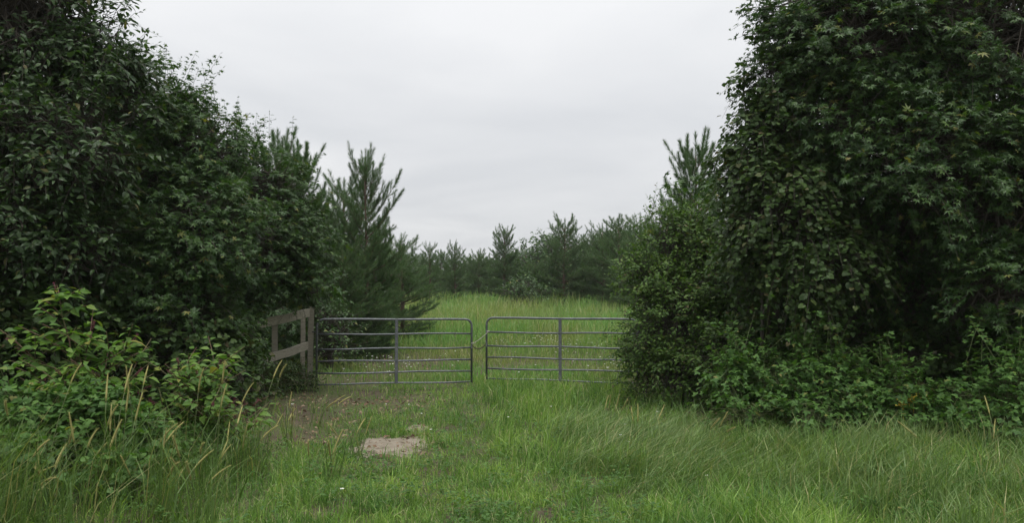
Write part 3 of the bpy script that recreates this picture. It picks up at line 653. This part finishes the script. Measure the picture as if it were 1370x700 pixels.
# ------------------------------------------------------------------ pines
def pine_data(seed, H, Rr, dens=1.0, nn=80, lead=3, reach=None, candle=False):
    """young loblolly pine: trunk and limbs, and a crown of bottle-brush shoots"""
    g = np.random.default_rng(seed); wood = MB(); SA, SD, SL = [], [], []
    q = np.linspace(0, 1, 10)[:, None]; tp = np.concatenate([np.sin(q * 4 + seed) * 0.05 * H / 6, np.cos(q * 3 + seed) * 0.05 * H / 6, q * (H - 0.6)], 1)
    add_sweep(wood, tp, 0.085 * H / 6 * (1.1 - q[:, 0]) + 0.012, 7)
    z = 0.12; A, B, RA, RB = [], [], [], []
    while z < H - 0.7:
        u = z / H; nb = int(round((6 + g.integers(0, 2)) * dens * (1 - 0.3 * u))); a0 = g.random() * 6.28; whorl = 0.75 + 0.45 * g.random()
        for k in range(nb):
            a = a0 + k * 6.283 / nb + g.normal() * 0.3; l = Rr * (1 - u) ** 0.6 * whorl * (0.6 + 0.6 * g.random()) * (0.6 + 0.4 * min(1, u * 3.2)) + 0.15
            ele = R((60 if candle else 46) * u ** 1.3) + g.normal() * 0.14
            if reach and abs(u - reach[0]) < 0.05 and k == 0: a, l, ele = reach[1], reach[2], R(30)
            h = np.array((math.cos(a) * math.cos(ele), math.sin(a) * math.cos(ele), math.sin(ele)))
            st = np.array((0, 0, z + g.normal() * 0.08)); c = lambda t: st + h * l * t + np.array((0, 0, (0.15 + 0.3 * u) * l * t * t))
            pts = [c(t) for t in (0, .5, 1)]; A += pts[:2]; B += pts[1:]; r = 0.008 + 0.012 * l; RA += [r, r * .6]; RB += [r * .6, 0.004]
            ns = 2 + int(l * 8.5 * dens) if u < 0.62 else 2 + int(l * (3.4 if candle else 6))
            for s in range(ns):
                t = 0.22 + 0.78 * (s + 1) / ns; sdv = np.cross(h, (0, 0, 1)) * (1 if s % 2 else -1)
                d = norm(h * 0.6 + sdv * (0.8 if s < ns - 1 else 0.05) * (0.4 + g.random()) + np.array((0, 0, 0.05 + 0.85 * u + 0.4 * g.random())) + g.normal(size=3) * 0.2)
                SA.append(c(t)); SD.append(d); SL.append((0.24 + 0.26 * g.random()) * ((1.45 if u > 0.62 and candle else 1.15) if s == ns - 1 and u > 0.45 else 1))
        z += (0.36 + 0.3 * max(0, u - 0.5)) * (0.75 + 0.5 * g.random())
    for k in range(lead):          # upright candles round the leader
        a = k * 6.28 / max(1, lead - 1) + seed; o = np.array((math.cos(a), math.sin(a), 0)) * (0.0 if k == 0 else 0.22)
        SA.append(np.array((tp[-1][0], tp[-1][1], H - 0.8 if k == 0 else H - 1.0 - 0.22 * k)) + o * 0.4); SD.append(norm(np.array((o[0] * 1.3, o[1] * 1.3, 1)))); SL.append(0.8 if k == 0 else 0.66)
    v, f = tubes(A, B, RA, RB, 4); wood.add(v, f)
    SA, SD, SL = np.array(SA), np.array(SD), np.array(SL)
    up = ((SA[:, 2] > 0.56 * H) & candle) | (SL > 0.5); SA, SD, SL = [np.concatenate((q_, q_[up], q_[up])) for q_ in (SA, SD, SL)]      # denser brushes on the open top
    v, f = tubes(SA, SA + SD * SL[:, None], 0.006, 0.003, 3); wood.add(v, f)
    m = len(SA); t = g.random((m, nn)); u = norm(np.cross(SD, np.array((0.31, 0.2, 0.93)))); w = np.cross(SD, u)
    a = g.random((m, nn)) * 6.283; rad = u[:, None] * np.cos(a)[..., None] + w[:, None] * np.sin(a)[..., None]
    nd = norm(SD[:, None] * (0.75 + 0.6 * t[..., None]) + rad * 0.68 + np.array((0, 0, -0.1)))
    ln = (0.12 + 0.09 * g.random((m, nn))) * (1.0 - 0.4 * (t > 0.85))
    b = SA[:, None] + SD[:, None] * (t * SL[:, None])[..., None]; sd_ = norm(np.cross(nd, g.normal(size=(m, nn, 3)))) * 0.0048
    V = np.stack([b - sd_, b + sd_, b + nd * ln[..., None]], 2).reshape(-1, 3)
    fol = MB().add(V, np.arange(len(V)).reshape(-1, 3))
    return wood.mesh('trunk', M_pinebark), fol.mesh('needles', M_needle)
PV = [pine_data(201, 6.0, 1.6, 1.15, 90, 4, (0.62, -0.3, 1.35)), pine_data(202, 6.0, 1.6, 1.1, 75, 3), pine_data(203, 6.0, 2.0, 1.2, 75, 4), pine_data(204, 6.0, 1.5, 1.1, 75, 1), pine_data(205, 6.0, 1.8, 1.2, 75, 5), pine_data(206, 6.0, 1.35, 1.0, 80, 4, None, True)]
def pine(label, px, ytop, Y, var, wide=1.0, rot=0.0, group='young pines around the field'):
    tpw = world(px, ytop, Y); z0 = float(ground_z(tpw[0], tpw[1])); s = (tpw[2] - z0) / 6.0
    s *= 0.97
    root = thing('pine_tree', label, 'tree', (tpw[0], tpw[1], z0), group); root.rotation_euler = (0, 0, rot); root.scale = (s * wide, s * wide, s)
    for me, nm in zip(PV[var], ('trunk', 'crown')):
        o = bpy.data.objects.new(nm, me); C.objects.link(o); o.parent = root
        if nm == 'crown': o['kind'] = 'stuff'
    return root
PINES = [
 ('large pine standing right behind the left gate', 490, 203, 22.0, 0, 0.8, 0.0),
 ('slim pine with one bare leader left of the large pine', 461, 232, 24.0, 3, 1.2, 1.0),
 ('tall twin-topped pine rising over the small sweetgum by the fence', 372, 164, 19.5, 5, 0.9, 2.0),
 ('pine with open top just right of the twin-topped pine', 399, 178, 21.0, 5, 0.85, 3.9),
 ('bushy pine crowded between the slim pine and the sweetgum', 430, 262, 22.0, 2, 1.2, 4.0),
 ('low bushy pine in front of the slim pine, filling the left of the large pine', 458, 312, 20.8, 2, 1.15, 2.4),
 ('low bushy pine at the right foot of the large pine', 500, 325, 23.5, 4, 0.85, 4.4),
 ('small pine pressed against the right flank of the large pine', 538, 308, 27.0, 1, 1.35, 0.5),
 ('narrow pine, first right of the large pine across the field', 575, 321, 45.0, 1, 1.0, 1.3),
 ('narrow pine, second right of the large pine across the field', 609, 324, 48.0, 4, 0.95, 2.2),
 ('hazy low pine in the gap at the far end of the field', 640, 332, 60.0, 2, 1.1, 3.3),
 ('pointed pine standing forward in the middle of the far tree line', 675, 303, 52.0, 0, 1.05, 4.4),
 ('low round pine beside the pointed middle pine', 716, 345, 47.0, 2, 1.5, 5.1),
 ('broad dark pine with upright candles at the head of the field', 755, 288, 47.0, 4, 1.15, 0.2),
 ('pine right of the broad dark pine, feathery top', 806, 295, 46.0, 2, 1.05, 1.5),
 ('thin-topped pine just left of the round bush', 828, 288, 43.0, 3, 1.35, 2.7),
 ('pine top showing over the left shoulder of the round bush', 856, 280, 40.0, 1, 1.2, 3.6),
 ('tall pine with fanned leaders rising behind the round bush', 930, 168, 20.5, 5, 0.8, 0.9),
 ('pine half hidden between the round bush and the vine', 905, 255, 22.5, 2, 0.9, 1.9),
 ('pine glimpsed through the vine edge of the right tree', 985, 262, 21.5, 1, 1.0, 5.6)]
for p in PINES: pine(*p)
FAR = [(534, 352, 76), (556, 346, 74), (578, 350, 78), (600, 345, 73), (616, 349, 77), (634, 345, 80), (648, 349, 79), (664, 344, 78), (684, 347, 76), (698, 342, 73), (716, 338, 71), (732, 342, 70), (752, 330, 67), (770, 326, 66), (792, 322, 65), (812, 318, 64), (834, 314, 63), (858, 310, 61), (545, 340, 62), (566, 338, 68), (590, 336, 66), (622, 338, 72), (655, 337, 75), (690, 336, 70), (704, 332, 64), (735, 320, 62), (780, 310, 60), (820, 305, 58), (846, 300, 56), (528, 330, 55), (880, 300, 52), (510, 322, 48)]
for q, (px, yt, Y) in enumerate(FAR):
    pine('distant pine in the hazy row closing the field', px, yt, Y, q % 5, 1.75, q * 1.1, 'distant pines closing the field')
# darker broadleaf tree peeping over the broad pine, and shrubs along the field edge
def simple(lab, x, y, h, r, seed, name='broadleaf_tree', size=0.24, ns=420, cat='tree', mat=M_gum, group=None):
    z0 = float(ground_z(x, y))
    bl = [np.array((x + dx * r, y + dy * r, z0 + h * z, r * s, r * s, h * sz)) for dx, dy, z, s, sz in ((0, 0, .78, .7, .22), (-.4, -.2, .55, .7, .25), (.4, .1, .52, .75, .25), (0, -.2, .3, .8, .25))]
    return plant(name, lab, cat, (x, y), bl, 'broad', size, mat, ns, 8, 0.55, seed, 0.08, back=0.6, group=group)
w_ = world(735, 300, 53); simple('dark broadleaf tree peeping out beside the broad dark pine', w_[0] + 0.2, 53, 5.2, 1.9, 81)
w_ = world(706, 300, 62); simple('low hazy broadleaf tree at the far end, right of the pointed pine', w_[0], 62, 4.2, 2.4, 82)
w_ = world(848, 300, 24); simple('light green sapling at the foot of the round bush beyond the gate', w_[0], 21, 1.5, .8, 83, 'sapling', 0.12, 160, 'shrub', M_bush)
w_ = world(700, 300, 45); simple('low green shrub at the foot of the pointed middle pine', w_[0], 44, 1.7, 1.5, 84, 'field_shrub', 0.16, 220, 'shrub', M_gum)
w_ = world(438, 300, 17.6); simple('scraggly shrub between the fence post and the large pine', w_[0], 18.0, 1.5, .5, 85, 'field_shrub', 0.08, 150, 'shrub', M_gum)

# ------------------------------------------------------------------ grass
def blades(P, h, lean, w, g):
    n = len(P); a = g.random(n) * 6.283; side = np.stack([np.cos(a), np.sin(a), np.zeros(n)], 1) * (w / 2)[:, None]
    l3 = np.column_stack([lean, np.zeros(n)]); up = np.array((0, 0, 1.0)); sl = np.linalg.norm(lean, axis=1)
    hz = np.sqrt(np.maximum(h ** 2 - np.minimum(sl, h * .97) ** 2, 0)) 
    m = P + l3 * 0.3 + up * (hz * 0.66)[:, None]; tip = P + l3 + up * hz[:, None]
    V = np.stack([P - side, P + side, m - side * .8, m + side * .8, tip], 1).reshape(-1, 3)
    Fq = np.array([(0, 1, 3, 2)]); Ft = np.array([(2, 3, 4)]); o = (np.arange(n) * 5)[:, None, None]
    return V, (Fq[None] + o).reshape(-1, 4), (Ft[None] + o).reshape(-1, 3)
def grass_obj(name, P, h, lean, w, mat, g, **props):
    V, q, t = blades(P, h, lean, w, g); b = MB(); b.add(V, q); b.F.append((t, 0, False))
    return b.build(name, mat, kind='stuff', **props)
def sample_view(n, y0, y1, g, pw=1.0, margin=1.2):
    u = g.random(n); y = (y0 ** (1 - pw) + u * (y1 ** (1 - pw) - y0 ** (1 - pw))) ** (1 / (1 - pw)) if pw != 1 else y0 * (y1 / y0) ** u
    x = (g.random(n) * 2 - 1) * (0.66 * y + margin); return x, y
def el(x, y, cx, cy, rx, ry): return ((x - cx) / rx) ** 2 + ((y - cy) / ry) ** 2
def bare(x, y):
    """0 = grass grows, 1 = bare ground"""
    n = (vnoise(x, y, 0.35, 11) - 0.5) * 1.6 + (vnoise(x, y, 0.9, 31) - 0.5) * 1.2
    b = np.zeros_like(x)
    for cx, cy, rx, ry, k in ((-1.52, 9.95, 0.42, 0.62, .95), (-1.32, 11.1, 0.2, 0.3, .8), (-2.8, 12.9, 0.9, 1.5, 0.76), (-1.9, 14.0, 0.7, 1.0, 0.5), (-2.4, 11.0, 0.5, 0.8, .45), (1.7, 13.0, .38, 0.7, .9), (2.4, 10.6, 0.55, 0.5, .8), (-2.9, 20.5, 1.4, 2.5, .8), (1.95, 16.6, .5, .9, .8)):
        b = np.maximum(b, k * (1 - sst(0.55, 1.25, el(x, y, cx, cy, rx, ry) + n)))
    return b
def under(x, y):
    """shade of the trees, where little grass grows"""
    l = sst(0, 0.9, (-2.9 - 0.22 * np.maximum(0, y - 9) * 0.4) - x) * sst(9.6, 11.0, y)
    r = sst(0, 0.8, x - (2.5 - 0.12 * (y - 10))) * sst(10.2, 11.2, y)
    return np.maximum(l, r) * (1 - sst(17, 20, y))

g = np.random.default_rng(301)
x, y = sample_view(330000, 5.2, 17.5, g, 1.25)
tuft = vnoise(x, y, 0.16, 12); big = vnoise(x, y, 1.1, 13)
keep = g.random(len(x)) < (1 - bare(x, y)) * (1 - 0.93 * under(x, y)) * np.clip(1.7 * tuft - 0.15, 0.12, 1) * (1 - 0.82 * sst(-2.1, -2.9, x)) * (1 - 0.35 * sst(2.4, 3.2, x))
x, y, tuft, big = x[keep], y[keep], tuft[keep], big[keep]
ht = 0.07 + 0.24 * big * (0.2 + 1.1 * tuft) + 0.16 * sst(11.5, 13.5, y) * sst(-.9, 0.3, x) * (1 - sst(16.2, 17.4, y)) + 0.1 * sst(1.0, 2.0, x) + 0.08 * sst(-2.4, -3.2, x)
ht = ht * (1 - 0.4 * sst(1.5, 0.6, np.abs(x - 0.1)) * sst(13, 10, y)) * (0.4 + 1.0 * g.random(len(x)) ** 1.5) * (1 - 0.5 * bare(x, y))
dirn = vnoise(x, y, 0.5, 14) * 12; lm = ht * (0.15 + 0.65 * g.random(len(x)))
lean = np.stack([np.cos(dirn), np.sin(dirn)], 1) * lm[:, None] * 0.35 + g.normal(size=(len(x), 2)) * (ht * 0.5)[:, None]
P = np.column_stack([x, y, ground_z(x, y) - 0.01])
grass_obj('grass', P, ht, lean, 0.003 + 0.0085 * g.random(len(x)) ** 2 + 0.0002 * y, M_grass, g)

gs = np.random.default_rng(309); n = 1500; a = gs.random(n) * 6.283; rr_ = 0.72 + 0.45 * gs.random(n) ** 0.7; c2 = gs.integers(0, 2, n)
sx = np.array([q[0] for q in SANDS])[c2] + np.cos(a) * rr_ * np.array([q[2] for q in SANDS])[c2]; sy = np.array([q[1] for q in SANDS])[c2] + np.sin(a) * rr_ * np.array([q[3] for q in SANDS])[c2]
kp = vnoise(sx, sy, 0.14, 35) > 0.42; sx, sy = sx[kp], sy[kp]; hh_ = 0.05 + 0.13 * gs.random(len(sx))
grass_obj('edge_grass', np.column_stack([sx, sy, ground_z(sx, sy)]), hh_, gs.normal(size=(len(sx), 2)) * (hh_ * 0.55)[:, None], 0.004 + 0.006 * gs.random(len(sx)), M_grass, gs)

# broad-leaved weeds low in the turf
x, y = sample_view(11000, 5.4, 16, g, 1.2); keep = (g.random(len(x)) < (vnoise(x, y, 0.3, 15) > 0.55)) & (under(x, y) < 0.5) & (bare(x, y) < .4); x, y = x[keep], y[keep]
n = len(x); xx = np.repeat(x, 5) + g.normal(size=n * 5) * 0.02; yy = np.repeat(y, 5) + g.normal(size=n * 5) * 0.02
P = np.column_stack([xx, yy, ground_z(xx, yy) + np.repeat(0.03 + 0.16 * g.random(n), 5) + g.random(n * 5) * 0.05])
a = g.random(n * 5) * 6.283; f = np.stack([np.cos(a), np.sin(a), g.random(n * 5) * .6 - .1], 1)
v, q = leaf_batch('diamond', P, f, np.array((0, 0, 1.0)) + g.normal(size=(n * 5, 3)) * 0.3, 0.025 + 0.03 * g.random(n * 5), 0.3 * g.random(n * 5))
MB().add(v, q).build('turf_weeds', M_bramble, kind='stuff')

# long grass combed flat to the right
g = np.random.default_rng(302); n = 38000
x = 0.2 + g.random(n) * 4.4; y = 6.2 + g.random(n) * 6.0
m = np.minimum(el(x, y, 1.6, 9.2, 1.1, 1.9), el(x, y, 2.7, 8.2, 1.5, 1.0)) + (vnoise(x, y, 0.6, 16) - .5) * 1.5; keep = g.random(n) < 1 - sst(0.35, 1.3, m); x, y = x[keep], y[keep]; n = len(x)
clump = vnoise(x, y, 0.45, 17)
ht = (0.28 + 0.42 * g.random(n)) * (0.6 + 0.6 * clump); dr = np.choose(g.choice(3, n, p=(.55, .25, .2)), (-0.35, 0.7, -1.3)) + 1.8 * (vnoise(x, y, 0.7, 18) - .5) + g.normal(size=n) * 0.35
lm = ht * np.clip(0.7 + 0.35 * clump + g.normal(size=n) * 0.16, 0.2, 0.97)
lean = np.stack([np.cos(dr), np.sin(dr)], 1) * lm[:, None]
grass_obj('flattened_grass', np.column_stack([x, y, ground_z(x, y)]), ht, lean, 0.005 + 0.004 * g.random(n), M_lay, g)

# tall grass on both verges
g = np.random.default_rng(303); Ps = []
def verge(n, x0, x1, y0, y1, hm, hv, seed, edge):
    x = x0 + g.random(n) * (x1 - x0); y = y0 + g.random(n) * (y1 - y0)
    c = vnoise(x, y, 0.28, seed); keep = (g.random(n) < (c * 1.4) ** 4) & edge(x, y); x, y, c = x[keep], y[keep], c[keep]
    h = (hm + hv * g.random(len(x))) * (0.6 + 0.6 * c); return x, y, h
SL = verge(15000, -6.2, -1.9, 5.6, 8.3, 0.25, 0.7, 19, lambda x, y: x < -2.25 - 0.16 * (y - 6) + 0.5 * (vnoise(x, y, .5, 20) - .5))
SR = verge(27000, 2.0, 7.2, 5.6, 9.6, 0.16, 0.36, 21, lambda x, y: (x > 2.5 + 0.3 * (vnoise(x, y, .5, 22) - .5)))
SM = verge(14000, -0.5, 1.9, 8.2, 16.2, 0.16, 0.26, 23, lambda x, y: np.abs(x - 0.45 - 0.1 * (12 - y)) < 0.9 + 0.6 * (vnoise(x, y, .6, 27) - .5))
for nm, (x, y, h), lx in (('tall_grass', SL, 0.25), ('wispy_grass', SR, 0.2), ('track_grass', SM, 0.1)):
    n = len(x); lean = np.stack([lx * h * (vnoise(x, y, .6, 33) * 2.4 - .4) + g.normal(size=n) * h * 0.42, g.normal(size=n) * h * 0.42], 1)
    grass_obj(nm, np.column_stack([x, y, ground_z(x, y)]), h, lean, 0.004 + 0.01 * g.random(n) ** 2, {'tall_grass': M_tall, 'track_grass': M_grass, 'wispy_grass': M_lay}[nm], g)

# field beyond the gate
g = np.random.default_rng(304)
x, y = sample_view(150000, 17, 62, g, 1.4, 2)
n1 = vnoise(x, y, 1.2, 24); tall = sst(21, 30, y)
keep = (g.random(len(x)) < (0.25 + n1) * (1 - bare(x, y))) & (np.abs(x + 0.5) < 3 + 0.35 * y); x, y, n1, tall = x[keep], y[keep], n1[keep], tall[keep]
h = (0.2 + 0.62 * tall) * (0.55 + 0.7 * g.random(len(x))) * (0.7 + 0.5 * n1)
lean = g.normal(size=(len(x), 2)) * (0.3 * h)[:, None]
grass_obj('field_grass', np.column_stack([x, y, ground_z(x, y)]), h, lean, 0.006 + 0.0005 * y, M_field, g)

# white wildflowers seen through the gates
g = np.random.default_rng(305)
cl = [(-2.55, 16.9, .28, 26), (-2.9, 18.5, .5, 12), (-1.5, 17.5, .4, 4), (1.5, 23, 0.9, 46), (0.5, 25, .9, 40), (2.6, 18.5, .5, 20), (2.2, 17, .4, 14), (-0.5, 12.6, 2.0, 10), (0, 20, 2, 20), (0.3, 9, 2, 7)]
P = np.concatenate([np.stack([cx + g.normal(size=k) * r, cy + g.normal(size=k) * r], 1) for cx, cy, r, k in cl]); n = len(P)
z = ground_z(P[:, 0], P[:, 1]) + 0.16 + 0.4 * g.random(n) * sst(14, 17, P[:, 1]); P3 = np.column_stack([P, z]); b = MB()
for k in range(5):
    a = k * 6.283 / 5 + g.random(n); f = np.stack([np.cos(a), np.sin(a), np.full(n, 0.3)], 1)
    v, q = leaf_batch('diamond', P3, f, np.array((0, -0.6, 1.0)) + g.normal(size=(n, 3)) * .2, 0.014 + 0.012 * g.random(n), np.zeros(n)); b.add(v, q)
b2 = P3.copy(); b2[:, 2] = ground_z(P[:, 0], P[:, 1]); v, q = tubes(b2, P3, 0.003, 0.002, 3); b.add(v, q, 1)
b.build('wildflowers', [M_flower, M_greenstem], kind='stuff')

# dry leaves and twigs on the bare ground
g = np.random.default_rng(306); x, y = sample_view(26000, 7, 22, g, 1.3); keep = g.random(len(x)) < np.maximum(bare(x, y) * (el(x, y, -1.42, 10, .6, .8) > .8) , under(x, y) * .7); x, y = x[keep], y[keep]
x = np.append(x, -1.4 + g.normal(size=70) * 0.3); y = np.append(y, 10.1 + g.normal(size=70) * 0.5); n = len(x)
a = g.random(n) * 6.283; f = np.stack([np.cos(a), np.sin(a), g.normal(size=n) * .3], 1)
v, q = leaf_batch('diamond', np.column_stack([x, y, ground_z(x, y) + 0.02 + 0.03 * g.random(n)]), f, np.array((0, 0, 1.0)) + g.normal(size=(n, 3)) * .4, 0.03 + 0.06 * g.random(n), g.random(n) * .5)
bl = MB().add(v, q); k = g.choice(n, 500); A = np.column_stack([x[k], y[k], ground_z(x[k], y[k]) + 0.02]); B = A + np.column_stack([g.normal(size=(500, 2)) * 0.09, np.abs(g.normal(size=500)) * 0.02])
v, q = tubes(A, B, 0.004, 0.002, 3); bl.add(v, q); bl.build('leaf_litter', M_litter, kind='stuff')

# ------------------------------------------------------------------ foxtail clumps
def foxtail(label, base, heads, seed, group):
    """grass clump with seed heads; heads: (tip x offset, height, lean)"""
    g = np.random.default_rng(seed); bz = float(ground_z(*base)); root = thing('foxtail_plant', label, 'plant', (*base, bz), group); b0 = np.array((*base, bz))
    for dx, hh, ln in heads:
        o = np.array((dx * 0.72 + g.normal() * 0.03, g.normal() * 0.05, 0)); dx = dx * 0.28; q = np.linspace(0, 1, 7)[:, None]; dy = g.normal() * 0.12
        pth = b0 + o + np.concatenate([(dx + ln * 0.5) * q ** 1.8, dy * q ** 1.8, hh * q - 0.04 * hh * q ** 3], 1)
        st = add_sweep(MB(), pth, 0.0036 * (1.1 - 0.4 * q[:, 0]), 5).build('stem', M_greenstem, root)
        d = norm(pth[-1] - pth[-2]); L_ = 0.2 + 0.09 * g.random(); q2 = np.linspace(0, 1, 8)[:, None]
        hp = pth[-1] + d * L_ * q2 + np.array((np.sign(ln + .01) * 0.2, 0, -0.32)) * L_ * abs(ln) * 2.4 * q2 ** 2
        rr = 0.0068 * np.array([0.5, 0.95, 1.05, 1.05, 1, .9, .75, .35]) * (0.9 + 0.3 * g.random()); mb = add_sweep(MB(), hp, rr, 7)
        nb = 170; t = g.random(nb); c = np.stack([np.interp(t, q2[:, 0], hp[:, k]) for k in range(3)], 1); rad = norm(np.cross(g.normal(size=(nb, 3)), d)); e = c + rad * 0.017 + d * 0.016
        s = norm(np.cross(rad, d)) * 0.0012; mb.add(np.stack([c - s, c + s, e], 1).reshape(-1, 3), np.arange(nb * 3).reshape(-1, 3))
        mb.build('seed_head', M_head, st)
    n = 16; a = g.random(n) * 6.283; hh = 0.35 + 0.4 * g.random(n); P = b0 + np.column_stack([g.normal(size=(n, 2)) * 0.05, np.zeros(n)])
    V, q, t = blades(P, hh, np.stack([np.cos(a), np.sin(a)], 1) * (hh * 0.5)[:, None], np.full(n, 0.008), g); b = MB(); b.add(V, q); b.F.append((t, 0, False)); b.build('blades', M_tall, root)
# each row: label, photo column of the foot, depth, heads as (photo x, photo y) of the lower end of each head
FOX = [
 ('foxtail clump at the extreme lower left corner', 10, 7.0, [(10, 660), (22, 610), (35, 655)]),
 ('foxtail clump under the tall pokeweed, heads bunched low', 85, 7.3, [(58, 640), (66, 625), (75, 640), (72, 660), (42, 655)]),
 ('foxtail clump leaning over the tall pokeweed leaves', 60, 7.6, [(20, 545), (66, 512), (95, 590), (110, 625)]),
 ('foxtail clump with heads crossing below both pokeweeds', 130, 7.3, [(93, 590), (98, 597), (118, 565), (135, 600)]),
 ('foxtail clump in front of the gap between the pokeweeds', 165, 7.7, [(140, 575), (172, 545), (180, 560), (130, 535), (155, 520)]),
 ('foxtail clump with long arching heads before the yellowing pokeweed', 200, 7.9, [(165, 520), (178, 515), (205, 590), (198, 596)]),
 ('foxtail clump standing mid left with steep heads', 235, 7.5, [(206, 640), (222, 600), (178, 630), (240, 655)]),
 ('foxtail clump with heads low over the turf at left', 262, 7.2, [(248, 690), (245, 605), (258, 640), (213, 675)]),
 ('foxtail clump below the right half of the yellowing pokeweed', 290, 7.9, [(250, 608), (262, 600), (282, 640), (276, 625)]),
 ('foxtail clump with tall stalks up through the yellowing pokeweed', 275, 8.3, [(258, 520), (282, 545), (302, 540), (300, 508)]),
 ('foxtail clump with upright heads right of the yellowing pokeweed', 318, 8.6, [(297, 595), (322, 600), (330, 590), (310, 570)]),
 ('foxtail clump reaching up before the fence rails', 345, 9.2, [(351, 505), (366, 500), (348, 590), (357, 590)]),
 ('foxtail clump on the bare litter nearest the left gate', 385, 9.9, [(386, 545), (384, 575), (381, 590), (394, 560)]),
 ('foxtail clump just before the left gate bottom rail', 425, 11.2, [(424, 545), (427, 568), (432, 548)]),
 ('foxtail clump sticking up beside the sand patch', 478, 9.0, [(472, 600), (455, 605), (488, 590)]),
 ('foxtail clump half way to the sand patch in the turf', 440, 7.9, [(443, 625), (440, 655), (410, 640)]),
 ('foxtail clump at the front edge of the right bare soil', 815, 11.0, [(820, 555), (815, 575), (830, 560), (805, 582)]),
 ('foxtail clump in the flattened grass at right', 850, 9.8, [(845, 590), (860, 600), (878, 592)]),
 ('foxtail clump before the bramble nearest the gate bush', 945, 9.6, [(941, 572), (955, 580), (962, 585)]),
 ('foxtail clump at the right edge before the brambles', 1320, 8.2, [(1342, 555), (1325, 612), (1230, 640)])]
for k, (lab, px, Y, hs) in enumerate(FOX):
    Y = Y * 0.93 if k < 11 else Y
    bx, by = T(px, Y, 600); bz = float(ground_z(bx, by)); heads = []
    for hx, hy in hs:
        w3 = world(hx, hy, by); heads.append((w3[0] - bx, max(0.3, w3[2] - bz), random.choice((0.05, 0.1, 0.18, 0.26)) * (1 if k < 14 else random.choice((0.5, 0.25, -0.3)))))
    foxtail(lab, (bx, by), heads, 400 + k, 'foxtail grass clumps')

# ------------------------------------------------------------------ haze: the damp summer air that pales the far pines
hm, ht_, ho = new_mat('haze'); pv = N(ht_, 'ShaderNodeVolumePrincipled'); pv.inputs['Color'].default_value = (0.93, 0.96, 1, 1)
pv.inputs['Density'].default_value = 0.00035; pv.inputs['Anisotropy'].default_value = 0.2; ht_.links.new(pv.outputs[0], ho.inputs['Volume'])
HZ = MB(); HZ.add(*box((0, 0, 4.9), (1400, 0, 0), (0, 1400, 0), (0, 0, 6.2))); hz = HZ.build('haze', hm, kind='stuff')
